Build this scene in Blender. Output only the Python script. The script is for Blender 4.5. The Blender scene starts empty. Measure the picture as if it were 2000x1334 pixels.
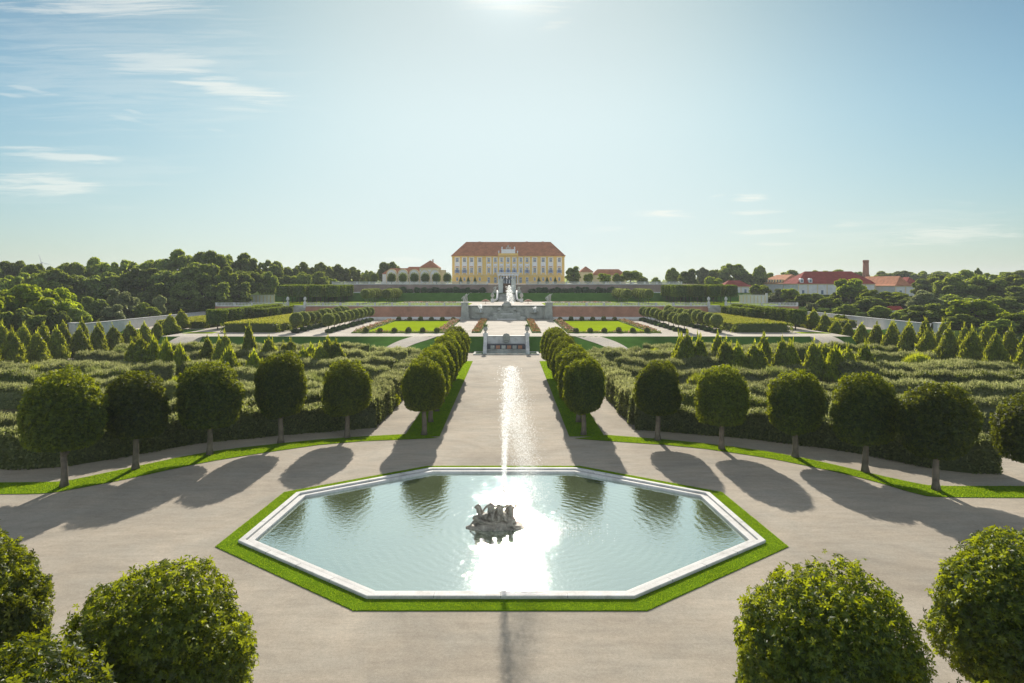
import bpy, bmesh, math, random
import numpy as np
from mathutils import Vector, Matrix

random.seed(7)
RNG = np.random.default_rng(11)
PI = math.pi
scene = bpy.context.scene
COL = scene.collection
F_PX, CX, HY, CAMH, CAMX = 1333.3, 992.0, 550.0, 14.0, 0.32
SUN_EL = math.radians(25.5)
HAZE = 0.00019


def at(px, py, h=0.0):
    """ground point of a pixel of the 2000 px photograph on the level h"""
    d = F_PX * (CAMH - h) / (py - HY)
    return CAMX + (px - CX) * d / F_PX, d


def X_at(px, d):
    return CAMX + (px - CX) * d / F_PX


def z_at(py, d):
    return CAMH - (py - HY) * d / F_PX


ORD = ['first', 'second', 'third', 'fourth', 'fifth', 'sixth', 'seventh', 'eighth', 'ninth', 'tenth', 'eleventh', 'twelfth',
       'thirteenth', 'fourteenth', 'fifteenth', 'sixteenth', 'seventeenth', 'eighteenth', 'nineteenth', 'twentieth']
ORD += ['twenty-' + o for o in ORD[:9]] + ['thirtieth'] + ['thirty-' + o for o in ORD[:9]] + ['fortieth']

# ------------------------------------------------------------------ materials


def new_mat(name):
    m = bpy.data.materials.new(name)
    m.use_nodes = True
    nt = m.node_tree
    nt.nodes.clear()
    out = nt.nodes.new('ShaderNodeOutputMaterial')
    return m, nt, out


def nd(nt, typ, ins=None, **props):
    n = nt.nodes.new(typ)
    for k, v in props.items():
        setattr(n, k, v)
    if ins:
        for k, v in ins.items():
            if isinstance(v, bpy.types.NodeSocket):
                nt.links.new(v, n.inputs[k])
            else:
                n.inputs[k].default_value = v
    return n


def c4(c):
    return (c[0], c[1], c[2], 1.0)


def mixc(nt, f, a, b, blend='MIX'):
    n = nt.nodes.new('ShaderNodeMix')
    n.data_type = 'RGBA'
    n.blend_type = blend
    for sock, v in ((n.inputs[0], f), (n.inputs[6], a), (n.inputs[7], b)):
        if isinstance(v, bpy.types.NodeSocket):
            nt.links.new(v, sock)
        elif sock == n.inputs[0]:
            sock.default_value = v
        else:
            sock.default_value = c4(v)
    return n.outputs[2]


def math_n(nt, op, a, b=None, c=None, clamp=False):
    n = nt.nodes.new('ShaderNodeMath')
    n.operation = op
    n.use_clamp = clamp
    for i, v in enumerate((a, b, c)):
        if v is None:
            continue
        if isinstance(v, bpy.types.NodeSocket):
            nt.links.new(v, n.inputs[i])
        else:
            n.inputs[i].default_value = v
    return n.outputs[0]


def noise(nt, scale, detail=4, rough=0.55, vec=None, dist=0.0):
    if vec is None:
        vec = nd(nt, 'ShaderNodeNewGeometry').outputs['Position']
    return nd(nt, 'ShaderNodeTexNoise', {'Vector': vec, 'Scale': scale, 'Detail': detail, 'Roughness': rough, 'Distortion': dist}).outputs[0]


def remap(nt, v, a, b, c=0.0, d=1.0, smooth=False):
    n = nd(nt, 'ShaderNodeMapRange', {'Value': v, 'From Min': a, 'From Max': b, 'To Min': c, 'To Max': d})
    if smooth:
        n.interpolation_type = 'SMOOTHSTEP'
    return n.outputs[0]


def surface(name, base, var=(0.75, 1.25), scales=(0.3, 6.0), rough=0.85, bump=0.0, bump_scale=30.0, stain=None, stain_scale=0.7, spec=0.3):
    """a plain rough surface whose colour wanders at two scales"""
    m, nt, out = new_mat(name)
    a = remap(nt, noise(nt, scales[0], 5), 0.3, 0.7, var[0], var[1])
    b = remap(nt, noise(nt, scales[1], 3), 0.3, 0.7, 0.9, 1.1)
    k = math_n(nt, 'MULTIPLY', a, b)
    comb = nd(nt, 'ShaderNodeCombineXYZ', {0: k, 1: k, 2: k}).outputs[0]
    col = mixc(nt, 1.0, base, comb, 'MULTIPLY')
    if stain is not None:
        f = remap(nt, noise(nt, stain_scale, 7, 0.65), 0.5, 0.72, 0.0, 0.75)
        col = mixc(nt, f, col, stain)
    p = nd(nt, 'ShaderNodeBsdfPrincipled', {'Base Color': col, 'Roughness': rough, 'Specular IOR Level': spec})
    if bump:
        bn = nd(nt, 'ShaderNodeBump', {'Height': noise(nt, bump_scale, 4), 'Strength': bump, 'Distance': 0.05})
        nt.links.new(bn.outputs[0], p.inputs['Normal'])
    nt.links.new(p.outputs[0], out.inputs[0])
    return m


def foliage(name, col, trans, mix=0.38, gloss=0.06, yellow=(0.16, 0.17, 0.015), yel=0.25, rough=0.42, objvar=0.2, var=0.45):
    """leaves: diffuse + light through the leaf + a thin waxy sheen, each leaf a little different"""
    m, nt, out = new_mat(name)
    r = nd(nt, 'ShaderNodeAttribute', attribute_name='rnd').outputs['Fac']
    oi = nd(nt, 'ShaderNodeObjectInfo').outputs['Random']
    k = math_n(nt, 'MULTIPLY', remap(nt, r, 0, 1, 1 - var, 1 + var), remap(nt, oi, 0, 1, 1 - objvar, 1 + objvar))
    comb = nd(nt, 'ShaderNodeCombineXYZ', {0: k, 1: k, 2: k}).outputs[0]
    own = math_n(nt, 'FRACT', math_n(nt, 'MULTIPLY', oi, 7.31))
    f = math_n(nt, 'MINIMUM', math_n(nt, 'ADD', remap(nt, r, 0.72, 1.0, 0.0, yel), remap(nt, own, 0.5, 1.0, 0.0, 0.16)), 0.8)
    c1 = mixc(nt, 1.0, mixc(nt, f, col, yellow), comb, 'MULTIPLY')
    c2 = mixc(nt, 1.0, trans, comb, 'MULTIPLY')
    d = nd(nt, 'ShaderNodeBsdfDiffuse', {'Color': c1})
    t = nd(nt, 'ShaderNodeBsdfTranslucent', {'Color': c2})
    s = nd(nt, 'ShaderNodeMixShader', {0: mix, 1: d.outputs[0], 2: t.outputs[0]})
    g = nd(nt, 'ShaderNodeBsdfGlossy', {'Color': (1, 1, 1, 1), 'Roughness': rough})
    s2 = nd(nt, 'ShaderNodeMixShader', {0: gloss, 1: s.outputs[0], 2: g.outputs[0]})
    nt.links.new(s2.outputs[0], out.inputs[0])
    return m


def gravel_mat(name, base):
    m, nt, out = new_mat(name)
    pos = nd(nt, 'ShaderNodeNewGeometry').outputs['Position']
    big = remap(nt, noise(nt, 0.11, 6, 0.65, pos, 0.9), 0.3, 0.7, 0.78, 1.18)
    st = nd(nt, 'ShaderNodeMapping', {'Vector': pos, 'Scale': (0.35, 1.6, 1.0)}).outputs[0]
    mid = remap(nt, noise(nt, 1.1, 5, 0.65, st), 0.3, 0.7, 0.9, 1.1)
    fine = math_n(nt, 'MULTIPLY', remap(nt, noise(nt, 9.0, 4, 0.8, pos), 0.25, 0.75, 0.82, 1.18), remap(nt, noise(nt, 3.0, 5, 0.8, pos), 0.3, 0.7, 0.91, 1.09))
    peb = remap(nt, noise(nt, 42.0, 3, 0.8, pos), 0.25, 0.75, 0.62, 1.38)
    k = math_n(nt, 'MULTIPLY', math_n(nt, 'MULTIPLY', big, mid), math_n(nt, 'MULTIPLY', fine, peb))
    comb = nd(nt, 'ShaderNodeCombineXYZ', {0: k, 1: k, 2: k}).outputs[0]
    tint = mixc(nt, remap(nt, noise(nt, 0.35, 4, 0.6, pos), 0.4, 0.7), base, (base[0] * 0.95, base[1] * 0.99, base[2] * 1.03))
    col = mixc(nt, 1.0, tint, comb, 'MULTIPLY')
    p = nd(nt, 'ShaderNodeBsdfPrincipled', {'Base Color': col, 'Roughness': 0.92, 'Specular IOR Level': 0.15})
    bn = nd(nt, 'ShaderNodeBump', {'Height': math_n(nt, 'ADD', peb, fine), 'Strength': 0.35, 'Distance': 0.03})
    nt.links.new(bn.outputs[0], p.inputs['Normal'])
    nt.links.new(p.outputs[0], out.inputs[0])
    return m


def brick_mat(name, c1, c2, mortar):
    m, nt, out = new_mat(name)
    pos = nd(nt, 'ShaderNodeNewGeometry').outputs['Position']
    sep = nd(nt, 'ShaderNodeSeparateXYZ', {0: pos})
    v = nd(nt, 'ShaderNodeCombineXYZ', {0: math_n(nt, 'ADD', sep.outputs[0], sep.outputs[1]), 1: sep.outputs[2], 2: 0.0}).outputs[0]
    b = nd(nt, 'ShaderNodeTexBrick', {'Vector': v, 'Color1': c4(c1), 'Color2': c4(c2), 'Mortar': c4(mortar), 'Scale': 1.0,
                                      'Brick Width': 0.3, 'Row Height': 0.09, 'Mortar Size': 0.012})
    k = remap(nt, noise(nt, 0.25, 6, 0.65, pos), 0.3, 0.7, 0.72, 1.25)
    comb = nd(nt, 'ShaderNodeCombineXYZ', {0: k, 1: k, 2: k}).outputs[0]
    col = mixc(nt, 1.0, b.outputs[0], comb, 'MULTIPLY')
    p = nd(nt, 'ShaderNodeBsdfPrincipled', {'Base Color': col, 'Roughness': 0.9, 'Specular IOR Level': 0.2})
    nt.links.new(p.outputs[0], out.inputs[0])
    return m


def roof_mat(name, base, dark):
    m, nt, out = new_mat(name)
    pos = nd(nt, 'ShaderNodeNewGeometry').outputs['Position']
    sep = nd(nt, 'ShaderNodeSeparateXYZ', {0: pos})
    rows = math_n(nt, 'FRACT', math_n(nt, 'MULTIPLY', sep.outputs[2], 4.0))
    f = remap(nt, rows, 0.0, 0.35, 0.35, 0.0)
    k = remap(nt, noise(nt, 0.5, 6, 0.7, pos), 0.3, 0.7, 0.72, 1.25)
    k2 = remap(nt, noise(nt, 5.0, 3, 0.7, pos), 0.3, 0.7, 0.85, 1.15)
    kk = math_n(nt, 'MULTIPLY', k, k2)
    comb = nd(nt, 'ShaderNodeCombineXYZ', {0: kk, 1: kk, 2: kk}).outputs[0]
    col = mixc(nt, 1.0, mixc(nt, f, base, dark), comb, 'MULTIPLY')
    p = nd(nt, 'ShaderNodeBsdfPrincipled', {'Base Color': col, 'Roughness': 0.9, 'Specular IOR Level': 0.05})
    bn = nd(nt, 'ShaderNodeBump', {'Height': rows, 'Strength': 0.5, 'Distance': 0.05})
    nt.links.new(bn.outputs[0], p.inputs['Normal'])
    nt.links.new(p.outputs[0], out.inputs[0])
    return m


M = {}
M['gravel'] = gravel_mat('pale_gravel', (0.45, 0.385, 0.30))
M['gravel_top'] = gravel_mat('terrace_gravel', (0.56, 0.49, 0.40))
M['grass'] = surface('verge_turf', (0.12, 0.215, 0.012), (0.8, 1.2), (0.6, 14.0), 1.0, 0.6, 40.0, spec=0.0)
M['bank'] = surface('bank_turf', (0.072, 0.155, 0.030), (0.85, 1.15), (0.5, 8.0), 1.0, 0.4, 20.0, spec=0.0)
M['lawn'] = surface('parterre_lawn', (0.31, 0.41, 0.010), (0.88, 1.1), (0.12, 3.0), 1.0, 0.2, 20.0, spec=0.0)
M['meadow'] = surface('meadow', (0.055, 0.085, 0.018), (0.5, 1.5), (0.05, 0.8), 1.0, spec=0.0)
M['mazefloor'] = surface('maze_ground', (0.10, 0.10, 0.045), (0.7, 1.3), (0.3, 5.0), 0.95, spec=0.1)
M['stone'] = surface('white_stone', (0.70, 0.685, 0.65), (0.88, 1.08), (0.5, 12.0), 0.7, 0.15, 30.0, stain=(0.40, 0.39, 0.35), stain_scale=0.9)
M['oldstone'] = surface('grey_stone', (0.45, 0.45, 0.40), (0.7, 1.25), (0.4, 4.0), 0.85, 0.3, 15.0, stain=(0.15, 0.16, 0.12), stain_scale=0.6)
M['statue'] = surface('weathered_statue_stone', (0.37, 0.33, 0.265), (0.6, 1.4), (1.5, 9.0), 0.6, 0.5, 25.0, stain=(0.14, 0.13, 0.11), stain_scale=2.2, spec=0.4)
M['statue_pale'] = surface('pale_statue_stone', (0.5, 0.48, 0.43), (0.7, 1.2), (1.0, 6.0), 0.8, 0.2, 20.0)
M['darkstone'] = surface('wet_dark_stone', (0.07, 0.075, 0.09), (0.7, 1.3), (0.8, 6.0), 0.5, 0.2, 20.0)
M['brick'] = brick_mat('terrace_brick', (0.50, 0.215, 0.13), (0.44, 0.185, 0.115), (0.46, 0.33, 0.25))
M['brick_dim'] = brick_mat('upper_brick', (0.33, 0.23, 0.19), (0.30, 0.20, 0.17), (0.36, 0.31, 0.27))
M['chimney'] = brick_mat('chimney_brick', (0.40, 0.15, 0.085), (0.36, 0.13, 0.075), (0.36, 0.26, 0.2))
M['whitewall'] = surface('white_plaster', (0.78, 0.77, 0.74), (0.9, 1.05), (0.3, 4.0), 0.85, stain=(0.6, 0.58, 0.53), stain_scale=0.5)
M['yellow'] = surface('ochre_plaster', (0.84, 0.58, 0.19), (0.92, 1.06), (0.2, 3.0), 0.85)
M['cream'] = surface('cream_plaster', (0.74, 0.62, 0.36), (0.92, 1.06), (0.2, 3.0), 0.85)
M['trim'] = surface('white_trim', (0.86, 0.86, 0.86), (0.95, 1.03), (0.5, 4.0), 0.7)
M['roof'] = roof_mat('clay_tiles', (0.50, 0.22, 0.12), (0.30, 0.12, 0.07))
M['redroof'] = roof_mat('dark_red_tiles', (0.34, 0.07, 0.055), (0.16, 0.035, 0.03))
M['blueiron'] = surface('blue_painted_iron', (0.16, 0.24, 0.42), (0.9, 1.1), (1, 6.0), 0.5)
M['iron'] = surface('black_iron', (0.02, 0.022, 0.026), (0.8, 1.2), (1, 6.0), 0.45)
M['bark'] = surface('bark', (0.19, 0.155, 0.12), (0.65, 1.3), (2.0, 18.0), 0.9, 0.5, 25.0)
M['darkbark'] = surface('dark_bark', (0.10, 0.08, 0.06), (0.7, 1.3), (2.0, 12.0), 0.9)
M['wood'] = surface('brown_wood', (0.22, 0.13, 0.08), (0.8, 1.2), (2.0, 12.0), 0.7)
M['terracotta'] = surface('terracotta', (0.42, 0.2, 0.12), (0.8, 1.2), (2.0, 12.0), 0.8)


def glass_mat():
    m, nt, out = new_mat('window_glass')
    p = nd(nt, 'ShaderNodeBsdfPrincipled', {'Base Color': (0.13, 0.19, 0.27, 1), 'Roughness': 0.12, 'Specular IOR Level': 0.8})
    nt.links.new(p.outputs[0], out.inputs[0])
    return m


M['glass'] = glass_mat()

M['chestnut'] = foliage('chestnut_leaves', (0.042, 0.080, 0.016), (0.42, 0.46, 0.008), 0.41, 0.02, (0.15, 0.14, 0.012), 0.28, objvar=0.28)
M['cone'] = foliage('hornbeam_leaves', (0.110, 0.160, 0.026), (0.64, 0.66, 0.03), 0.46, 0.02, yel=0.3)
M['cone_bright'] = foliage('young_tree_leaves', (0.12, 0.180, 0.016), (0.66, 0.70, 0.02), 0.48, 0.02, yel=0.4)
M['hedge'] = foliage('olive_hedge_leaves', (0.110, 0.140, 0.050), (0.42, 0.47, 0.11), 0.42, 0.02, (0.2, 0.18, 0.07), 0.4)
M['hedge_green'] = foliage('green_hedge_leaves', (0.065, 0.105, 0.022), (0.34, 0.40, 0.02), 0.42, 0.02)
M['shoot'] = foliage('grey_green_shoots', (0.17, 0.19, 0.085), (0.54, 0.55, 0.20), 0.48, 0.02, (0.28, 0.25, 0.12), 0.4)
M['shoot_yellow'] = foliage('yellow_green_shoots', (0.19, 0.20, 0.03), (0.60, 0.57, 0.06), 0.48, 0.02, (0.28, 0.24, 0.05), 0.5)
M['ball'] = foliage('ball_tree_leaves', (0.085, 0.125, 0.035), (0.46, 0.52, 0.10), 0.46, 0.03, yel=0.3)
M['lime'] = foliage('pleached_lime_leaves', (0.050, 0.095, 0.022), (0.32, 0.40, 0.02), 0.43, 0.02)
M['tree_dark'] = foliage('dark_forest_leaves', (0.105, 0.150, 0.048), (0.44, 0.52, 0.06), 0.42, 0.02, objvar=0.35)
M['tree_mid'] = foliage('forest_leaves', (0.135, 0.190, 0.048), (0.54, 0.62, 0.06), 0.45, 0.02, objvar=0.35)
M['tree_bright'] = foliage('bright_tree_leaves', (0.130, 0.200, 0.020), (0.56, 0.64, 0.02), 0.46, 0.02, objvar=0.25)
M['tree_grey'] = foliage('grey_green_leaves', (0.17, 0.200, 0.100), (0.46, 0.50, 0.18), 0.42, 0.03, objvar=0.2)
M['box'] = foliage('box_shrub_leaves', (0.045, 0.090, 0.038), (0.22, 0.34, 0.08), 0.38, 0.03)
M['blade'] = foliage('grass_blades', (0.13, 0.22, 0.014), (0.46, 0.62, 0.02), 0.55, 0.0, (0.2, 0.2, 0.02), 0.1, var=0.2)
M['bedleaf'] = foliage('bed_leaves', (0.10, 0.13, 0.04), (0.24, 0.28, 0.05), 0.4, 0.03)
M['rose'] = foliage('rose_petals', (0.42, 0.20, 0.14), (0.5, 0.25, 0.16), 0.4, 0.02, (0.62, 0.5, 0.4), 0.8)
M['redflower'] = foliage('red_petals', (0.40, 0.19, 0.10), (0.45, 0.2, 0.10), 0.4, 0.02, (0.5, 0.3, 0.1), 0.6)

# ------------------------------------------------------------------ object helpers


def tag(o, label=None, cat=None, group=None, kind=None):
    if label:
        o['label'] = label
    if cat:
        o['category'] = cat
    if group:
        o['group'] = group
    if kind:
        o['kind'] = kind
    return o


def thing(name, label, cat, loc=(0, 0, 0), rz=0.0, group=None):
    o = bpy.data.objects.new(name, None)
    COL.objects.link(o)
    o.empty_display_size = 0.3
    o.location = loc
    o.rotation_euler = (0, 0, rz)
    return tag(o, label, cat, group)


def link_mesh(name, me, parent=None, mat=None):
    if mat is not None and not me.materials:
        me.materials.append(mat)
    o = bpy.data.objects.new(name, me)
    COL.objects.link(o)
    if parent is not None:
        o.parent = parent
    return o


def dup(root, loc, rz, label, group=None, scale=None):
    r = root.copy()
    COL.objects.link(r)
    r.location = loc
    r.rotation_euler = (0, 0, rz)
    if scale is not None:
        r.scale = scale if hasattr(scale, '__len__') else (scale,) * 3
    r['label'] = label
    if group:
        r['group'] = group
    for ch in KIDS.get(root.name, []):
        c = ch.copy()
        COL.objects.link(c)
        c.parent = r
        for g in KIDS.get(ch.name, []):
            d = g.copy()
            COL.objects.link(d)
            d.parent = c
    return r


KIDS = {}


def note_kids(root):
    KIDS[root.name] = [o for o in COL.objects if o.parent == root]
    return root


def structure(o):
    o['kind'] = 'structure'
    return o


class MB:
    """collects simple shapes and links them as one mesh object"""

    def __init__(self):
        self.v, self.f, self.s = [], [], []

    def add(self, vs, fs, smooth=False):
        n = len(self.v)
        self.v += [tuple(p) for p in vs]
        self.f += [tuple(i + n for i in f) for f in fs]
        self.s += [smooth] * len(fs)
        return self

    def box(self, x0, x1, y0, y1, z0, z1):
        return self.add([(x0, y0, z0), (x1, y0, z0), (x1, y1, z0), (x0, y1, z0), (x0, y0, z1), (x1, y0, z1), (x1, y1, z1), (x0, y1, z1)],
                        [(0, 3, 2, 1), (4, 5, 6, 7), (0, 1, 5, 4), (1, 2, 6, 5), (2, 3, 7, 6), (3, 0, 4, 7)])

    def lathe(self, prof, n=12, c=(0, 0, 0)):
        vs, fs = [], []
        for r, z in prof:
            for k in range(n):
                a = 2 * PI * k / n
                vs.append((c[0] + r * math.cos(a), c[1] + r * math.sin(a), c[2] + z))
        for i in range(len(prof) - 1):
            for k in range(n):
                k2 = (k + 1) % n
                fs.append((i * n + k, i * n + k2, (i + 1) * n + k2, (i + 1) * n + k))
        fs.append(tuple(reversed(range(n))))
        fs.append(tuple((len(prof) - 1) * n + k for k in range(n)))
        return self.add(vs, fs, True)

    def tube(self, pts, rad, n=7):
        vs, fs = [], []
        pts = [Vector(p) for p in pts]
        for i, p in enumerate(pts):
            d = (pts[min(i + 1, len(pts) - 1)] - pts[max(i - 1, 0)]).normalized()
            u = d.orthogonal().normalized()
            if i and abs(u.dot(pu)) < 0.99:
                u = (pu - d * pu.dot(d)).normalized()
            pu = u
            w = d.cross(u)
            r = rad[i] if hasattr(rad, '__len__') else rad
            for k in range(n):
                a = 2 * PI * k / n
                vs.append(p + u * (r * math.cos(a)) + w * (r * math.sin(a)))
        for i in range(len(pts) - 1):
            for k in range(n):
                k2 = (k + 1) % n
                fs.append((i * n + k, i * n + k2, (i + 1) * n + k2, (i + 1) * n + k))
        fs.append(tuple(reversed(range(n))))
        fs.append(tuple((len(pts) - 1) * n + k for k in range(n)))
        return self.add(vs, fs, True)

    def prism(self, poly, axis, a, b):
        """poly in the plane across axis ('x','y','z'), from a to b"""
        def p3(p, t):
            return (t, p[0], p[1]) if axis == 'x' else (p[0], t, p[1]) if axis == 'y' else (p[0], p[1], t)
        n = len(poly)
        vs = [p3(p, a) for p in poly] + [p3(p, b) for p in poly]
        fs = [tuple(range(n)), tuple(reversed(range(n, 2 * n)))]
        fs += [(i, i + n, (i + 1) % n + n, (i + 1) % n) for i in range(n)]
        return self.add(vs, fs)

    def build(self, name, mat, parent=None, bevel=0.0, recalc=True):
        me = bpy.data.meshes.new(name)
        me.from_pydata(self.v, [], self.f)
        me.polygons.foreach_set('use_smooth', self.s)
        if recalc or bevel:
            bm = bmesh.new()
            bm.from_mesh(me)
            bmesh.ops.recalc_face_normals(bm, faces=bm.faces)
            if bevel:
                bmesh.ops.bevel(bm, geom=[e for e in bm.edges if e.calc_face_angle(0) > 0.5], offset=bevel, segments=2, affect='EDGES')
            bm.to_mesh(me)
            bm.free()
        me.materials.append(mat)
        return link_mesh(name, me, parent)


def np_mesh(name, V, F, mat, rnd=None, smooth=False):
    """V (n,3), F list of (m,k) integer arrays"""
    me = bpy.data.meshes.new(name)
    me.vertices.add(len(V))
    me.vertices.foreach_set('co', np.asarray(V, np.float32).ravel())
    loops = np.concatenate([f.ravel() for f in F]).astype(np.int32)
    tot = np.concatenate([np.full(len(f), f.shape[1], np.int32) for f in F])
    start = np.concatenate([[0], np.cumsum(tot)[:-1]]).astype(np.int32)
    me.loops.add(len(loops))
    me.loops.foreach_set('vertex_index', loops)
    me.polygons.add(len(tot))
    me.polygons.foreach_set('loop_start', start)
    me.polygons.foreach_set('loop_total', tot)
    if smooth:
        me.polygons.foreach_set('use_smooth', np.ones(len(tot), bool))
    me.update(calc_edges=True)
    if rnd is not None:
        a = me.attributes.new('rnd', 'FLOAT', 'FACE')
        a.data.foreach_set('value', np.asarray(rnd, np.float32))
    me.materials.append(mat)
    return me


def unit(v):
    return v / np.maximum(np.linalg.norm(v, axis=-1, keepdims=True), 1e-9)


def rand_dirs(n):
    return unit(RNG.normal(size=(n, 3)))


class Cloud:
    """gathers leaves, shoots and a core into one foliage mesh"""

    def __init__(self):
        self.V, self.Q, self.T, self.rq, self.rt, self.n = [], [], [], [], [], 0

    def _add(self, V, F, r):
        F = F + self.n
        self.V.append(V)
        self.n += len(V)
        if F.shape[1] == 4:
            self.Q.append(F)
            self.rq.append(r)
        else:
            self.T.append(F)
            self.rt.append(r)

    def leaves(self, P, N, size, tilt=0.7, aspect=0.55, axis=None, rnd=None):
        n = len(P)
        nn = unit(N + tilt * RNG.normal(size=(n, 3)))
        t = RNG.normal(size=(n, 3)) if axis is None else axis + 0.5 * RNG.normal(size=(n, 3))
        t = unit(t - nn * np.sum(t * nn, 1, keepdims=True))
        b = np.cross(nn, t)
        s = (size * RNG.uniform(0.65, 1.35, n))[:, None] if np.isscalar(size) else size[:, None]
        V = np.stack([P - t * s, P + b * s * aspect + nn * s * 0.12, P + t * s, P - b * s * aspect + nn * s * 0.12], 1).reshape(-1, 3)
        F = np.arange(4 * n).reshape(n, 4)
        self._add(V, F, RNG.uniform(0, 1, n) if rnd is None else rnd)

    def palmate(self, P, N, size, tilt=0.6, k=5):
        """horse-chestnut leaves: k leaflets fanned out from one point, drooping"""
        n = len(P)
        nn = unit(N + tilt * RNG.normal(size=(n, 3)))
        t = RNG.normal(size=(n, 3))
        t = unit(t - nn * np.sum(t * nn, 1, keepdims=True))
        b = np.cross(nn, t)
        s = (size * RNG.uniform(0.7, 1.3, n))[:, None]
        r0 = RNG.uniform(0, 1, n)
        for j in range(k):
            a = (j - (k - 1) / 2) * 1.05
            d = t * math.cos(a) + b * math.sin(a)
            e = np.cross(nn, d)
            L = s * (1.0 - 0.09 * abs(j - (k - 1) / 2))
            dr = nn * s * (-0.30 + 0.1 * RNG.normal(size=(n, 1)))
            V = np.stack([P, P + d * L * 0.62 + e * L * 0.24, P + d * L * 1.1 + dr, P + d * L * 0.62 - e * L * 0.24], 1).reshape(-1, 3)
            self._add(V, np.arange(4 * n).reshape(n, 4), np.clip(r0 + RNG.normal(size=n) * 0.08, 0, 1))

    def shoots(self, P, h, w, lean=0.25, D=None):
        n = len(P)
        hh = h * RNG.uniform(0.5, 1.4, n)[:, None]
        up = np.array([[0, 0, 1.0]]) if D is None else D
        d = unit(up + lean * RNG.normal(size=(n, 3)))
        a = RNG.uniform(0, 2 * PI, n)
        b = np.stack([np.cos(a), np.sin(a), np.zeros(n)], 1) * (w * RNG.uniform(0.7, 1.3, n))[:, None]
        V = np.stack([P - b, P + b, P + d * hh], 1).reshape(-1, 3)
        self._add(V, np.arange(3 * n).reshape(n, 3), RNG.uniform(0, 1, n))

    def grid(self, V, nu, nv, closed_u=True, r=0.35):
        """quads over nv rows of nu points"""
        q = []
        for i in range(nv - 1):
            for k in range(nu if closed_u else nu - 1):
                k2 = (k + 1) % nu
                q.append((i * nu + k, i * nu + k2, (i + 1) * nu + k2, (i + 1) * nu + k))
        self._add(np.asarray(V, float), np.array(q), np.full(len(q), r))

    def mesh(self, name, mat):
        F, r = [], []
        if self.Q:
            F.append(np.concatenate(self.Q))
            r.append(np.concatenate(self.rq))
        if self.T:
            F.append(np.concatenate(self.T))
            r.append(np.concatenate(self.rt))
        return np_mesh(name, np.concatenate(self.V), F, mat, np.concatenate(r))


def bumps(D, k=26, sharp=14.0, amp=0.06, seed=None):
    """a lumpy factor over directions D"""
    g = np.random.default_rng(seed) if seed is not None else RNG
    B = unit(g.normal(size=(k, 3)))
    A = g.uniform(-1, 1, k) * amp
    return 1.0 + np.sum(A[None, :] * np.exp(sharp * (D @ B.T - 1.0)), axis=1)


def rounded(D, a, ct, cb, pt, pb):
    """distance to a rounded-drum surface along D: radius a, half heights ct / cb, squareness pt / pb above / below"""
    r = np.linalg.norm(D[:, :2], axis=1)
    z = D[:, 2]
    out = np.where(z >= 0, ((r / a) ** pt + (np.abs(z) / ct) ** pt) ** (-1 / pt), ((r / a) ** pb + (np.abs(z) / cb) ** pb) ** (-1 / pb))
    return out


def uv_dirs(nu, nv):
    V = []
    for i in range(nv):
        ph = -PI / 2 + PI * (i + 0.02) / (nv - 0.96)
        for k in range(nu):
            a = 2 * PI * k / nu
            V.append((math.cos(ph) * math.cos(a), math.cos(ph) * math.sin(a), math.sin(ph)))
    return np.array(V)


def drum_crown(name, mat, a, ct, cb, n, size, seed, pt=2.3, pb=3.4, amp=0.07, palm=False, core=0.8, depth=0.26, shoot=0):
    c = Cloud()
    D = rand_dirs(n)
    bf = bumps(D, 40, 22.0, amp, seed)
    rho = rounded(D, a, ct, cb, pt, pb) * bf
    dep = 1 - depth * RNG.uniform(0, 1, n) ** 1.8
    P = D * (rho * dep)[:, None]
    Nn = unit(np.stack([D[:, 0] / a, D[:, 1] / a, D[:, 2] / ct], 1) + np.array([[0, 0, 0.25]]))
    if palm:
        c.palmate(P, Nn, size)
    else:
        c.leaves(P, Nn, size)
    if shoot:
        D2 = rand_dirs(shoot)
        P2 = D2 * (rounded(D2, a, ct, cb, pt, pb) * bumps(D2, 40, 22.0, amp, seed))[:, None]
        if palm:
            # sprigs: little tufts that stand out of the clipped outline
            ctr = rand_dirs(shoot // 9)
            ctr[:, 2] = np.abs(ctr[:, 2]) * 1.1 - 0.35
            ctr = unit(ctr)
            D2 = unit(np.repeat(ctr, 9, 0) + RNG.normal(size=(len(ctr) * 9, 3)) * 0.06)
            rr2 = rounded(D2, a, ct, cb, pt, pb) * bumps(D2, 40, 22.0, amp, seed)
            P2 = D2 * (rr2 * (1.0 + np.repeat(RNG.uniform(0.02, 0.12, len(ctr)), 9) * RNG.uniform(0.2, 1.0, len(D2))))[:, None]
            c.palmate(P2, unit(D2 + np.array([[0, 0, 0.5]])), size * 1.1, 0.8)
        else:
            c.leaves(P2 * RNG.uniform(1.0, 1.06, (shoot, 1)), D2, size * 0.9, 1.2)
    U = uv_dirs(20, 12)
    ru = rounded(U, a, ct, cb, pt, pb) * bumps(U, 40, 22.0, amp, seed) * core
    c.grid(U * ru[:, None], 20, 12)
    return c.mesh(name, mat)


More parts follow.
